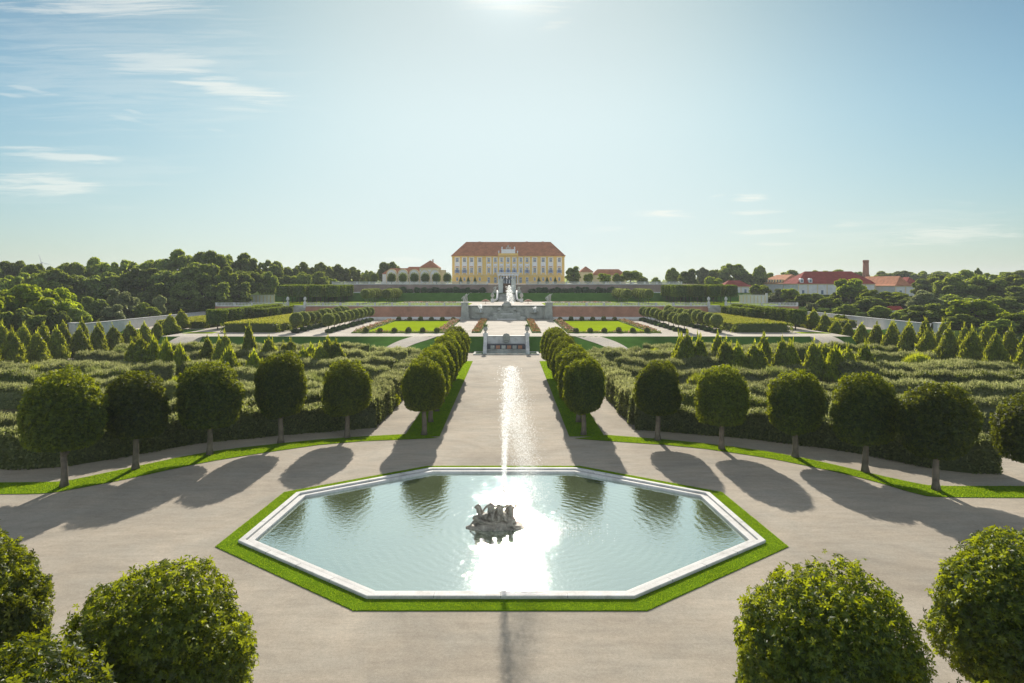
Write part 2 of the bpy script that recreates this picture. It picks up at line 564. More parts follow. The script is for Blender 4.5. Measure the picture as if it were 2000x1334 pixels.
def cone_crown(name, mat, R, H, n, size, seed, tips=1, spread=0.0):
    c = Cloud()
    g = np.random.default_rng(seed)
    for k in range(tips):
        if k == 0:
            ox, oy, h, r = 0, 0, H, R
        else:
            an = g.uniform(0, 2 * PI)
            ox, oy = spread * math.cos(an) * g.uniform(0.5, 1), spread * math.sin(an) * g.uniform(0.5, 1)
            h, r = H * g.uniform(0.55, 0.9), R * g.uniform(0.5, 0.8)
        m = n if k == 0 else int(n * 0.55)
        t = 1 - np.sqrt(1 - RNG.uniform(0, 0.985, m))
        an = RNG.uniform(0, 2 * PI, m)
        lump = 1 + 0.13 * np.sin(an * 3 + t * 9 + seed) + 0.11 * np.sin(an * 5 - t * 17 + 2 * seed) + 0.06 * np.sin(an * 9 + t * 31)
        prof = np.minimum((1 - t) ** 0.85, 0.55 + 2.6 * t) * lump
        rr = r * prof * (1 - 0.35 * RNG.uniform(0, 1, m) ** 2)
        P = np.stack([ox + rr * np.cos(an), oy + rr * np.sin(an), h * t + RNG.normal(size=m) * 0.08], 1)
        N = unit(np.stack([np.cos(an), np.sin(an), np.full(m, 0.45)], 1))
        c.leaves(P, N, size, 0.65, 0.5, axis=np.stack([np.cos(an) * 0.4, np.sin(an) * 0.4, np.full(m, 1.0)], 1))
        ms = m // 7
        c.shoots(P[:ms] * np.array([[1.04, 1.04, 1.0]]), size * 2.6, size * 0.42, 0.3)
        c.shoots(np.array([[ox, oy, h * 0.93]]) + RNG.normal(size=(14, 3)) * np.array([[0.09, 0.09, 0.22]]), size * 3.2, size * 0.4, 0.16)
        vs = []
        for i in range(9):
            tt = i / 8 * 0.93
            pr = min((1 - tt) ** 0.85, 0.55 + 2.6 * tt) * 0.74 * r
            for q in range(12):
                vs.append((ox + pr * math.cos(q * PI / 6), oy + pr * math.sin(q * PI / 6), h * tt))
        c.grid(vs, 12, 9)
    return c.mesh(name, mat)


def big_crown(name, mat, seed, n=6500, size=0.045, lobes=26, form='round'):
    """a wild crown in a unit box: radius about 0.5, height 0..1 (trunk foot at 0), built of many leafy lobes"""
    g = np.random.default_rng(seed)
    cs, rs = [], []
    for k in range(lobes):
        d = unit(g.normal(size=3))
        f = g.uniform(0.3, 1.0) ** 0.5
        if form == 'round':
            c = np.array([0, 0, 0.56]) + d * f * np.array([0.38, 0.38, 0.34])
        elif form == 'flat':
            c = np.array([0, 0, 0.60]) + d * f * np.array([0.43, 0.43, 0.28])
        elif form == 'tall':
            c = np.array([0, 0, 0.52]) + d * f * np.array([0.28, 0.28, 0.40])
        else:
            c = np.array([0, 0, 0.46]) + d * f * np.array([0.37, 0.37, 0.42])
        cs.append(c)
        rs.append(g.uniform(0.075, 0.155))
    cs, rs = np.array(cs), np.array(rs)
    w = rs ** 2
    idx = g.choice(lobes, n, p=w / w.sum())
    D = rand_dirs(n)
    D[:, 2] = np.where(D[:, 2] < -0.35, -D[:, 2], D[:, 2])
    dep = 1 - 0.35 * RNG.uniform(0, 1, n) ** 2
    P = cs[idx] + D * (rs[idx] * dep * bumps(D, 30, 10, 0.22, seed))[:, None] * np.array([[1, 1, 0.85]])
    dist = np.linalg.norm(P[:, None, :] - cs[None], axis=2) / rs[None]
    keep = dist.min(axis=1) > 0.55
    P, D = P[keep], D[keep]
    c = Cloud()
    c.leaves(P, unit(D + np.array([[0, 0, 0.4]])), size * 0.62, 0.8, 0.6)
    for k in range(lobes):
        U = uv_dirs(8, 6)
        c.grid(cs[k] + U * rs[k] * 0.72, 8, 6)
    me = c.mesh(name, mat)
    return me, cs


def trunk_mesh(name, mat, h, r0, r1, limbs=None, lean=0.02, seed=0, flare=1.35):
    g = random.Random(seed)
    mb = MB()
    k = 6
    pts = [(lean * h * math.sin(i * 0.9 + seed), lean * h * math.cos(i * 0.7 + seed) * 0.6, h * i / k) for i in range(k + 1)]
    pts[0] = (0, 0, -0.05)
    rad = [r0 * flare if i == 0 else r0 + (r1 - r0) * i / k for i in range(k + 1)]
    mb.tube(pts, rad, 9)
    for (tx, ty, tz, s) in (limbs or []):
        b = Vector(pts[int(k * s)])
        e = Vector((tx, ty, tz))
        mid = b.lerp(e, 0.5) + Vector((g.uniform(-1, 1), g.uniform(-1, 1), 1)) * 0.05 * h
        rr = r0 + (r1 - r0) * s
        mb.tube([b, mid, e], [rr * 0.75, rr * 0.5, rr * 0.25], 6)
    o = mb.build(name, mat, None, recalc=False)
    me = o.data
    bpy.data.objects.remove(o)
    return me


def sheet(name, pts, z, mat, tri=False):
    """a flat polygon"""
    me = bpy.data.meshes.new(name)
    bm = bmesh.new()
    f = bm.faces.new([bm.verts.new((p[0], p[1], z)) for p in pts])
    if f.normal.z < 0 or f.calc_area() and (f.normal_update() or f.normal.z < 0):
        f.normal_flip()
    bmesh.ops.triangulate(bm, faces=bm.faces[:])
    bm.to_mesh(me)
    bm.free()
    me.materials.append(mat)
    return structure(link_mesh(name, me))


def strip(name, A, B, z, mat, lift=0.0):
    """a band between two polylines; z a number or a function of (x, y)"""
    n = len(A)
    zf = z if callable(z) else (lambda x, y: z)
    vs = [(p[0], p[1], zf(p[0], p[1]) + lift) for p in A] + [(p[0], p[1], zf(p[0], p[1]) + lift) for p in B]
    fs = [(i, i + 1, n + i + 1, n + i) for i in range(n - 1)]
    mb = MB()
    mb.add(vs, fs)
    o = mb.build(name, mat)
    bm = bmesh.new()
    bm.from_mesh(o.data)
    if sum(f.normal.z for f in bm.faces) < 0:
        bmesh.ops.reverse_faces(bm, faces=bm.faces)
    bm.to_mesh(o.data)
    bm.free()
    return structure(o)


def resample(pts, step):
    pts = [np.array(p, float) for p in pts]
    out = []
    for a, b in zip(pts[:-1], pts[1:]):
        m = max(1, int(np.linalg.norm(b - a) / step))
        for i in range(m):
            out.append(a + (b - a) * i / m)
    out.append(pts[-1])
    return np.array(out)


def smooth_poly(pts, it=2):
    pts = [np.array(p, float) for p in pts]
    for _ in range(it):
        q = [pts[0]]
        for a, b in zip(pts[:-1], pts[1:]):
            q += [a * 0.75 + b * 0.25, a * 0.25 + b * 0.75]
        q.append(pts[-1])
        pts = q
    return pts


def smoothstep(a, b, x):
    t = max(0.0, min(1.0, (x - a) / (b - a)))
    return t * t * (3 - 2 * t)


# ------------------------------------------------------------------ ground and terraces
H1, H2, H3, H4 = 2.8, 6.8, 9.7, 13.0
Y1F, Y1, Y2, Y3F, Y3, Y4 = 135.2, 139.5, 202.0, 244.6, 249.0, 262.0


def side_h(y):
    return 2.8 * smoothstep(128, 152, y) + 3.4 * smoothstep(170, 240, y) + 2.6 * smoothstep(240, 320, y)


def ground_h(x, y):
    inside = 1 - smoothstep(89.5, 92.5, abs(x))
    h = side_h(y)
    if y > 60 and y < 420:
        return h * (1 - inside) + (-0.6) * inside
    return h - 0.6


gx = [-3000, -1500, -800, -500, -350, -250, -190, -150, -125, -110, -100, -95, -92.5, -91.5, -90.5, -89.5, -80, -40, 0]
gx = gx + [-v for v in reversed(gx[:-1])]
gy = [-60, 0, 55, 60, 100, 125, 132, 138, 144, 150, 156, 170, 185, 200, 220, 240, 260, 290, 320, 360, 415, 421, 600, 1000, 2000, 4500]
gv = [(x, y, ground_h(x, y)) for y in gy for x in gx]
nx = len(gx)
gm = MB().add(gv, [(j * nx + i, j * nx + i + 1, (j + 1) * nx + i + 1, (j + 1) * nx + i) for j in range(len(gy) - 1) for i in range(nx - 1)], True)
structure(gm.build('ground', M['meadow'], recalc=False))

# pool outline (outer foot of the rim) read off the photograph
POOL = [at(717, 1172), at(1240, 1172), at(1493, 1062), at(1386, 967), at(1133, 918), at(848, 918), at(579, 967), at(464, 1062)]
xm = sum(p[0] for p in POOL) / 8
half = []
for i, j in ((0, 1), (7, 2), (6, 3), (5, 4)):
    half.append(((POOL[j][0] - POOL[i][0]) / 2, (POOL[i][1] + POOL[j][1]) / 2))
PX0 = 0.0


def octagon(grow, y_extra=0.0):
    """the pool octagon grown outwards by 'grow' metres"""
    base = [(-half[0][0], half[0][1]), (half[0][0], half[0][1]), (half[1][0], half[1][1]), (half[2][0], half[2][1]),
            (half[3][0], half[3][1]), (-half[3][0], half[3][1]), (-half[2][0], half[2][1]), (-half[1][0], half[1][1])]
    n = len(base)
    out = []
    for i in range(n):
        p0, p1, p2 = Vector(base[i - 1]), Vector(base[i]), Vector(base[(i + 1) % n])
        d1, d2 = (p1 - p0).normalized(), (p2 - p1).normalized()
        n1, n2 = Vector((d1.y, -d1.x)), Vector((d2.y, -d2.x))
        b = (n1 + n2).normalized()
        out.append((p1.x + b.x * grow / max(0.3, b.dot(n1)), p1.y + b.y * grow / max(0.3, b.dot(n1))))
    return out


OCT = octagon(0.0)
# gravel court with the pool cut out
bm = bmesh.new()
ring_o = [(-100, -30), (100, -30), (100, 134), (-100, 134)]
hole = octagon(-0.3)
vo = [bm.verts.new((x, y, 0)) for x, y in ring_o]
vh = [bm.verts.new((x, y, 0)) for x, y in hole]
eo = [bm.edges.new((vo[i], vo[(i + 1) % 4])) for i in range(4)] + [bm.edges.new((vh[i], vh[(i + 1) % 8])) for i in range(8)]
bmesh.ops.triangle_fill(bm, edges=eo, use_beauty=True)
for f in list(bm.faces):
    f.normal_update()
    if f.normal.z < 0:
        f.normal_flip()
    c = f.calc_center_median()
me = bpy.data.meshes.new('gravel_court')
bm.to_mesh(me)
bm.free()
me.materials.append(M['gravel'])
structure(link_mesh('gravel_court', me))


def ring_loft(name, loops, mat, parent=None, closed=True):
    """loops: list of (points, z)"""
    mb = MB()
    n = len(loops[0][0])
    vs = [(p[0], p[1], z) for pts, z in loops for p in pts]
    fs = []
    for j in range(len(loops) - 1):
        for i in range(n):
            i2 = (i + 1) % n
            fs.append((j * n + i, j * n + i2, (j + 1) * n + i2, (j + 1) * n + i))
    mb.add(vs, fs)
    return mb.build(name, mat, parent)


# grass collar around the pool
structure(ring_loft('grass_collar', [(octagon(1.02), 0.004), (octagon(1.0), 0.045), (octagon(-0.02), 0.05)], M['grass']))
rim = thing('pool_rim', 'white stone rim of the large octagonal fountain pool', 'pool rim', (0, 0, 0))
ring_loft('wall', [(octagon(0.0), 0.0), (octagon(0.0), 0.09), (octagon(-0.02), 0.10)], M['stone'], rim)
cop = ring_loft('coping', [(octagon(-0.025), 0.102), (octagon(0.02), 0.106), (octagon(0.03), 0.13), (octagon(0.022), 0.18), (octagon(0.0), 0.2), (octagon(-0.27), 0.2),
                           (octagon(-0.30), 0.185), (octagon(-0.31), 0.09)], M['stone'], rim)
ring_loft('inner_step', [(octagon(-0.31), 0.075), (octagon(-0.42), 0.07), (octagon(-0.44), 0.09), (octagon(-0.48), 0.10), (octagon(-0.68), 0.10), (octagon(-0.71), 0.085),
                         (octagon(-0.72), 0.03), (octagon(-0.69), 0.01), (octagon(-0.69), -0.9)], M['stone'], rim)
# block joints cut across the coping
jm = MB()
for i in range(8):
    p0, p1 = Vector(OCT[i]), Vector(OCT[(i + 1) % 8])
    L = (p1 - p0).length
    d = (p1 - p0).normalized()
    nrm = Vector((-d.y, d.x))
    for k in range(1, int(L / 2.4)):
        c = p0 + d * (L * k / int(L / 2.4))
        a0, a1 = c - nrm * 0.033, c + nrm * 0.27
        w = d * 0.010
        q = [a0 - w, a0 + w, a1 + w, a1 - w]
        jm.add([(v.x, v.y, 0.11) for v in q] + [(v.x, v.y, 0.2035) for v in q], [(4, 5, 6, 7), (0, 1, 5, 4), (1, 2, 6, 5), (2, 3, 7, 6), (3, 0, 4, 7)])
jo = jm.build('joint', M['darkstone'])
bm = bmesh.new()
bm.from_mesh(cop.data)
n0 = len(bm.faces)
bm.from_mesh(jo.data)
bm.faces.ensure_lookup_table()
for f in bm.faces[n0:]:
    f.material_index = 1
bm.to_mesh(cop.data)
bm.free()
cop.data.materials.append(M['darkstone'])
bpy.data.objects.remove(jo)


def water_mat(name, body, ior=1.5, jets=(), rs=1.0):
    m, nt, out = new_mat(name)
    pos = nd(nt, 'ShaderNodeNewGeometry').outputs['Position']
    h = math_n(nt, 'MULTIPLY', noise(nt, 3.0, 3, 0.5, pos, 0.6), 0.30)
    h = math_n(nt, 'ADD', h, math_n(nt, 'MULTIPLY', noise(nt, 5.5, 3, 0.55, pos, 0.4), 0.22))
    fine = noise(nt, 9.0, 2, 0.5, pos)
    for (jx, jy, jr) in jets:
        d = nd(nt, 'ShaderNodeVectorMath', {0: pos, 1: (jx, jy, 0.0)}, operation='DISTANCE').outputs['Value']
        near = remap(nt, d, 0.3, jr, 1.0, 0.0, True)
        ring = math_n(nt, 'SINE', math_n(nt, 'ADD', math_n(nt, 'MULTIPLY', d, 12.0), math_n(nt, 'MULTIPLY', noise(nt, 1.2, 2, 0.5, pos), 6.0)))
        fade = remap(nt, d, 1.0, 16.0, 0.06, 0.012)
        h = math_n(nt, 'ADD', h, math_n(nt, 'MULTIPLY', ring, fade))
        h = math_n(nt, 'ADD', h, math_n(nt, 'MULTIPLY', math_n(nt, 'MULTIPLY', fine, near), 0.24))
    h = math_n(nt, 'ADD', h, math_n(nt, 'MULTIPLY', fine, 0.035))
    bn = nd(nt, 'ShaderNodeBump', {'Height': h, 'Strength': 1.0, 'Distance': 0.030 * rs}).outputs[0]
    k = remap(nt, noise(nt, 0.25, 3, 0.5, pos), 0.3, 0.7, 0.85, 1.15)
    comb = nd(nt, 'ShaderNodeCombineXYZ', {0: k, 1: k, 2: k}).outputs[0]
    d = nd(nt, 'ShaderNodeBsdfDiffuse', {'Color': mixc(nt, 1.0, body, comb, 'MULTIPLY')})
    g = nd(nt, 'ShaderNodeBsdfGlossy', {'Color': (0.93, 1, 0.985, 1), 'Roughness': 0.03, 'Normal': bn})
    fr = remap(nt, nd(nt, 'ShaderNodeFresnel', {'IOR': 1.33, 'Normal': bn}).outputs[0], 0.02, 0.6, ior, 0.95)
    s = nd(nt, 'ShaderNodeMixShader', {0: fr, 1: d.outputs[0], 2: g.outputs[0]})
    nt.links.new(s.outputs[0], out.inputs[0])
    return m


JX, JY = 0.0, 39.3
M['water'] = water_mat('pool_water', (0.215, 0.265, 0.15), 0.65, ((JX + 0.6, JY, 3.0), (JX + 2.3, JY - 1.0, 4.5)))
M['water2'] = water_mat('basin_water', (0.3, 0.33, 0.33), 0.5)
sheet('water', octagon(-0.68), -0.06, M['water'])
sheet('pool_floor', octagon(-0.68), -0.9, M['oldstone'])


# verges -------------------------------------------------------------
LV_low = smooth_poly([at(-160, 966), at(0, 966), at(92, 965), at(140, 957), at(255, 935), at(390, 905), at(500, 887), at(660, 864), at(858, 856)], 1)
LV_up = smooth_poly([at(-160, 943), at(0, 943), at(118, 942), at(145, 937), at(250, 915), at(385, 886), at(500, 871), at(650, 856), at(800, 848)], 1)
RV_low = smooth_poly([at(1122, 857), at(1170, 861), at(1340, 872), at(1490, 893), at(1600, 915), at(1700, 938), at(1800, 969), at(1840, 972), at(2000, 973), at(2160, 973)], 1)
RV_up = smooth_poly([at(1185, 850), at(1330, 861), at(1490, 880), at(1600, 901), at(1700, 925), at(1805, 948), at(1835, 950), at(2000, 950), at(2160, 950)], 1)


def match(A, n):
    A = np.array(A)
    s = np.concatenate([[0], np.cumsum(np.linalg.norm(np.diff(A, axis=0), axis=1))])
    t = np.linspace(0, s[-1], n)
    return np.stack([np.interp(t, s, A[:, 0]), np.interp(t, s, A[:, 1])], 1)


LVL, LVU = match(LV_low, 60), match(LV_up, 60)
RVL, RVU = match(RV_low, 60), match(RV_up, 60)
strip('grass_verge', LVL, LVU, 0.03, M['grass'])
strip('grass_verge', RVL, RVU, 0.03, M['grass'])
AVX0, AVX1 = 5.85, 9.05
for s in (-1, 1):
    strip('avenue_grass', [(s * AVX0, 61.6), (s * AVX0, 120)], [(s * AVX1, 61.6), (s * AVX1, 120)], 0.034, M['grass'])


def blades(regions, dens, h, w, name='grass'):
    """short blades over quads given as 4 corners, one stuff object"""
    c = Cloud()
    for q in regions:
        q = [np.array(p, float) for p in q]
        area = 0.5 * abs(np.cross(q[2] - q[0], q[3] - q[1]))
        n = int(area * dens)
        if n < 1:
            continue
        u, v = RNG.uniform(0, 1, n)[:, None], RNG.uniform(0, 1, n)[:, None]
        P = q[0] * (1 - u) * (1 - v) + q[1] * u * (1 - v) + q[2] * u * v + q[3] * (1 - u) * v
        c.shoots(np.concatenate([P, np.full((n, 1), 0.03)], 1), h, w, 0.45)
    o = link_mesh(name, c.mesh(name, M['blade']))
    o['kind'] = 'stuff'
    return o


o1, o2 = octagon(1.03), octagon(0.03)
blades([(o1[i], o1[(i + 1) % 8], o2[(i + 1) % 8], o2[i]) for i in range(8)], 800, 0.06, 0.010)
rg = [(LVL[i], LVL[i + 1], LVU[i + 1], LVU[i]) for i in range(59)] + [(RVL[i], RVL[i + 1], RVU[i + 1], RVU[i]) for i in range(59)]
blades(rg, 420, 0.06, 0.012)
blades([((s * AVX0, 61.6), (s * AVX0, 120), (s * AVX1, 120), (s * AVX1, 61.6)) for s in (-1, 1)], 260, 0.06, 0.014)

# maze floor
for s in (-1, 1):
    sheet('maze_ground', [(s * 13.5, 68), (s * 24, 66), (s * 36, 62), (s * 60, 62), (s * 71, 70), (s * 71, 128), (s * 13.5, 128)], 0.006, M['mazefloor'])


# grass bank to the first terrace
def foot(x):
    return Y1F - 15.0 * math.exp(-((abs(x) - 20.5) / 6.5) ** 2)


def bank_z(x, y):
    f = foot(x)
    t = max(0.0, min(1.0, (y - f) / (Y1 - f)))
    return H1 * (t if t < 0.92 else 0.92 + (t - 0.92) * (1.0)) if t < 1 else H1


for s in (-1, 1):
    xs = np.concatenate([np.linspace(4.3, 60, 70), np.linspace(61.5, 70.5, 8)])
    vs, fs = [], []
    nv = 8
    for x in xs:
        for j in range(nv):
            y = foot(x) + (Y1 - foot(x)) * j / (nv - 1)
            vs.append((s * x, y, bank_z(x, y) + (0.004 if j == 0 else 0)))
    for i in range(len(xs) - 1):
        for j in range(nv - 1):
            a = i * nv + j
            fs.append((a, a + nv, a + nv + 1, a + 1) if s > 0 else (a, a + 1, a + nv + 1, a + nv))
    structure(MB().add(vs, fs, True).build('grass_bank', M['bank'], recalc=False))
    # curved path down the bank
    ctr = smooth_poly([(s * 14.0, 143.0), (s * 16.6, 139.5), (s * 19.5, 135), (s * 21.6, 129), (s * 21.8, 122), (s * 20, 116)], 2)
    A, B = [], []
    for i, p in enumerate(ctr):
        d = unit(ctr[min(i + 1, len(ctr) - 1)] - ctr[max(i - 1, 0)])
        nrm = np.array([-d[1], d[0]])
        wv = 2.0 if i > 3 else 2.6
        A.append(p + nrm * wv)
        B.append(p - nrm * wv)
    C = [(a + b) / 2 for a, b in zip(A, B)]
    zz = lambda x, y: bank_z(x, min(y, Y1))
    strip('path', A, C, zz, M['gravel_top'], 0.05)
    strip('path', C, B, zz, M['gravel_top'], 0.05)
    # side ramps
    prof = [(y, H1 * smoothstep(124, 139.5, y) + 0.012) for y in np.linspace(124.5, 139.5, 12)]
    structure(MB().prism([(124.5, -0.3)] + prof + [(139.5, -0.3)], 'x', *sorted((s * 62.0, s * 66.5))).build('ramp_path', M['gravel_top']))
    ys = np.linspace(149, 160, 10)
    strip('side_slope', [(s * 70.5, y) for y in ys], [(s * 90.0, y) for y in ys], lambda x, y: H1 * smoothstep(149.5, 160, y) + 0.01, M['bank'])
    strip('side_slope', [(s * 66.0, 134), (s * 66.0, 150)], [(s * 90.0, 134), (s * 90.0, 150)], lambda x, y: 0.012, M['mazefloor'])
    strip('terrace_side', [(s * 70.5, 139.5), (s * 70.5, 160)], [(s * 71.6, 139.5), (s * 71.6, 160)], lambda x, y: H1 if abs(x) < 71 else 0.0, M['bank'])

sheet('terrace_gravel', [(-70.5, Y1), (70.5, Y1), (70.5, 160), (90, 160), (90, Y2), (-90, Y2), (-90, 160), (-70.5, 160)], H1, M['gravel_top'])
for s in (-1, 1):
    sheet('lawn', [(s * 15.5, 150.2), (s * 31.4, 150.2), (s * 31.4, 193), (s * 15.5, 193)], H1 + 0.05, M['lawn'])
    sheet('grass_plot', [(s * 63.5, 147), (s * 70, 147), (s * 70, 151), (s * 63.5, 151)], H1 + 0.03, M['lawn'])

# second terrace (with stair slots), bank, third and fourth terrace
SL = (59.6, 65.0)
for a, b, y0 in ((-86, -SL[1], Y2), (-SL[1], -SL[0], 209), (-SL[0], SL[0], Y2), (SL[0], SL[1], 209), (SL[1], 86, Y2)):
    sheet('terrace_grass', [(a, y0), (b, y0), (b, 255), (a, 255)], H2, M['lawn'])
sheet('terrace_path', [(-36, 228), (36, 228), (36, Y3F + 0.3), (-36, Y3F + 0.3)], H2 + 0.02, M['gravel_top'])
sheet('terrace_path', [(-11.5, Y2), (11.5, Y2), (11.5, 228), (-11.5, 228)], H2 + 0.02, M['gravel_top'])
for s in (-1, 1):
    vs, fs = [], []
    xs = np.linspace(3.4, 86, 90)
    nv = 7
    for x in xs:
        ridge_t = None
        for j in range(nv):
            t = j / (nv - 1)
            y = Y3F + (Y3 - Y3F) * t
            z = H2 + (H3 - H2) * t
            xr = 31.0 - 7.0 * t
            z += 0.45 * math.exp(-((x - xr) / 0.9) ** 2)
            vs.append((s * x, y, z + 0.03))
    for i in range(len(xs) - 1):
        for j in range(nv - 1):
            a = i * nv + j
            fs.append((a, a + nv, a + nv + 1, a + 1) if s > 0 else (a, a + 1, a + nv + 1, a + nv))
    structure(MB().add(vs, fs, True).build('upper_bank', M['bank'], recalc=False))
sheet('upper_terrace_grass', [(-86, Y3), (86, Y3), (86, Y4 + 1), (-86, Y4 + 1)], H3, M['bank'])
sheet('palace_forecourt', [(-75, Y4 + 0.3), (75, Y4 + 0.3), (75, 420), (-75, 420)], H4, M['gravel_top'])
for s in (-1, 1):
    mb = MB().box(*(sorted((s * 74.8, s * 75.2))), Y4, 420, 6, H4 - 0.01)
    tag(mb.build('retaining_wall', M['brick_dim']), 'plain brick side wall holding the palace forecourt, %s end' % ('left' if s < 0 else 'right'), 'wall')
    mb = MB().box(*(sorted((s * 86.0, s * 86.3))), Y2, Y4, 2, H2 - 0.01)
    tag(mb.build('retaining_wall', M['brick']), 'brick side wall under the second terrace, %s end' % ('left' if s < 0 else 'right'), 'wall')

# ------------------------------------------------------------------ clipped chestnut trees
CH = [drum_crown('crown', M['chestnut'], 2.2, 2.75, 2.2, 14000, 0.112, 100 + k, (2.5, 2.2, 2.8, 2.4, 2.6, 2.3)[k], (4.2, 3.2, 5.0, 3.6, 4.4, 3.0)[k], (0.09, 0.13, 0.08, 0.12, 0.1, 0.14)[k], True, 0.76, 0.32, 1800) for k in range(6)]
CHD = []
for me_ in CH:
    v_ = np.empty(len(me_.vertices) * 3, np.float32)
    me_.vertices.foreach_get('co', v_)
    v_ = v_.reshape(-1, 3)
    CHD.append((float(np.percentile(np.abs(v_[:, :2]).max(axis=1), 99.3)), float(np.percentile(v_[:, 2], 99.7))))
CHT = [trunk_mesh('trunk', M['bark'], 2.9, 0.24, 0.17, [(0.7, 0.4, 3.4, 0.8), (-0.6, 0.5, 3.5, 0.7), (0.1, -0.7, 3.4, 0.75)], 0.012, k) for k in range(3)]


def chestnut(x, y, top, width, k, label, group, name='clipped_chestnut'):
    """crown mesh: radius 2.2, from 1.75 to 7.05 above ground"""
    t = thing(name, label, 'tree', (x, y, 0.03), 0, group)
    c = link_mesh('crown', CH[k % 6], t)
    c.rotation_euler = (0, 0, k * 1.37 + 0.4)
    sc = top / 7.2
    rm, zm = CHD[k % 6]
    c.scale = (width / 2 / rm, width / 2 / rm, (top - 4.45 * sc) / zm)
    c.location = (0, 0, 4.45 * sc)
    tr = link_mesh('trunk', CHT[k % 3], t)
    tr.rotation_euler = (0, 0, k * 2.1)
    return t


G_RING = 'clipped chestnut trees round the pool court'
ring = [(125, 950, 725, 48, 197), (265, 916, 728, 205, 322), (410, 888, 710, 350, 470), (548, 865, 692, 500, 596), (678, 855, 706, 637, 727)]
sides = ['fifth', 'fourth', 'third', 'second', 'nearest']
desc = ['big dark', 'rust-tinged', 'broad dark', 'narrower', 'evenly rounded']
for k, (bx, by, ty, x0, x1) in enumerate(ring):
    x, d = at(bx, by)
    chestnut(x, d, z_at(ty, d), (x1 - x0) * d / F_PX, k, '%s clipped tree on the left verge, %s from the avenue' % (desc[k], sides[k]), G_RING)
ring = [(1285, 860, 706, 1240, 1328), (1410, 878, 717, 1362, 1462), (1553, 893, 728, 1505, 1612), (1690, 922, 732, 1630, 1748), (1828, 957, 752, 1763, 1900), (2012, 964, 772, 1955, 2085)]
desc = ['small rounded', 'dark rounded', 'dark full', 'yellow-topped', 'broad yellow-tipped', 'half cut off']
sides = ['nearest', 'second', 'third', 'fourth', 'fifth', 'sixth']
for k, (bx, by, ty, x0, x1) in enumerate(ring):
    x, d = at(bx, by)
    chestnut(x, d, z_at(ty, d), (x1 - x0) * d / F_PX, k + 1, '%s clipped tree on the right verge, %s from the avenue' % (desc[k], sides[k]), G_RING)
for s, sn in ((-1, 'left'), (1, 'right')):
    for i in range(8):
        y = 62.3 + 5.7 * i
        chestnut(s * 7.3 + random.uniform(-0.1, 0.1), y, 7.0 + random.uniform(-0.15, 0.25), 3.85 + random.uniform(-0.1, 0.35), i + (3 if s > 0 else 0),
                 'clipped tree in the %s avenue row, %s from the pool' % (sn, ORD[i]), 'clipped chestnut trees of the central avenue')
for (px, d, w, k, lab) in ((314, 17.3, 4.3, 2, 'big near tree crown at the bottom left, dome seen whole from above'),
                           (-72, 19.6, 4.3, 0, 'near tree cut off by the left edge below the shadow'),
                           (15, 13.4, 4.4, 1, 'lowest near tree in the bottom left corner, only its top showing'),
                           (1614, 17.0, 4.45, 3, 'big near tree crown at the bottom right, ragged dome seen from above'),
                           (2004, 19.6, 4.5, 1, 'near tree cut off by the right edge, yellow-green top'),
                           (2040, 11.2, 4.2, 0, 'lowest near tree in the bottom right corner, only a few leaves showing')):
    chestnut(X_at(px, d), d, 6.62, w, k, lab, G_RING)

# ------------------------------------------------------------------ hedges of the maze


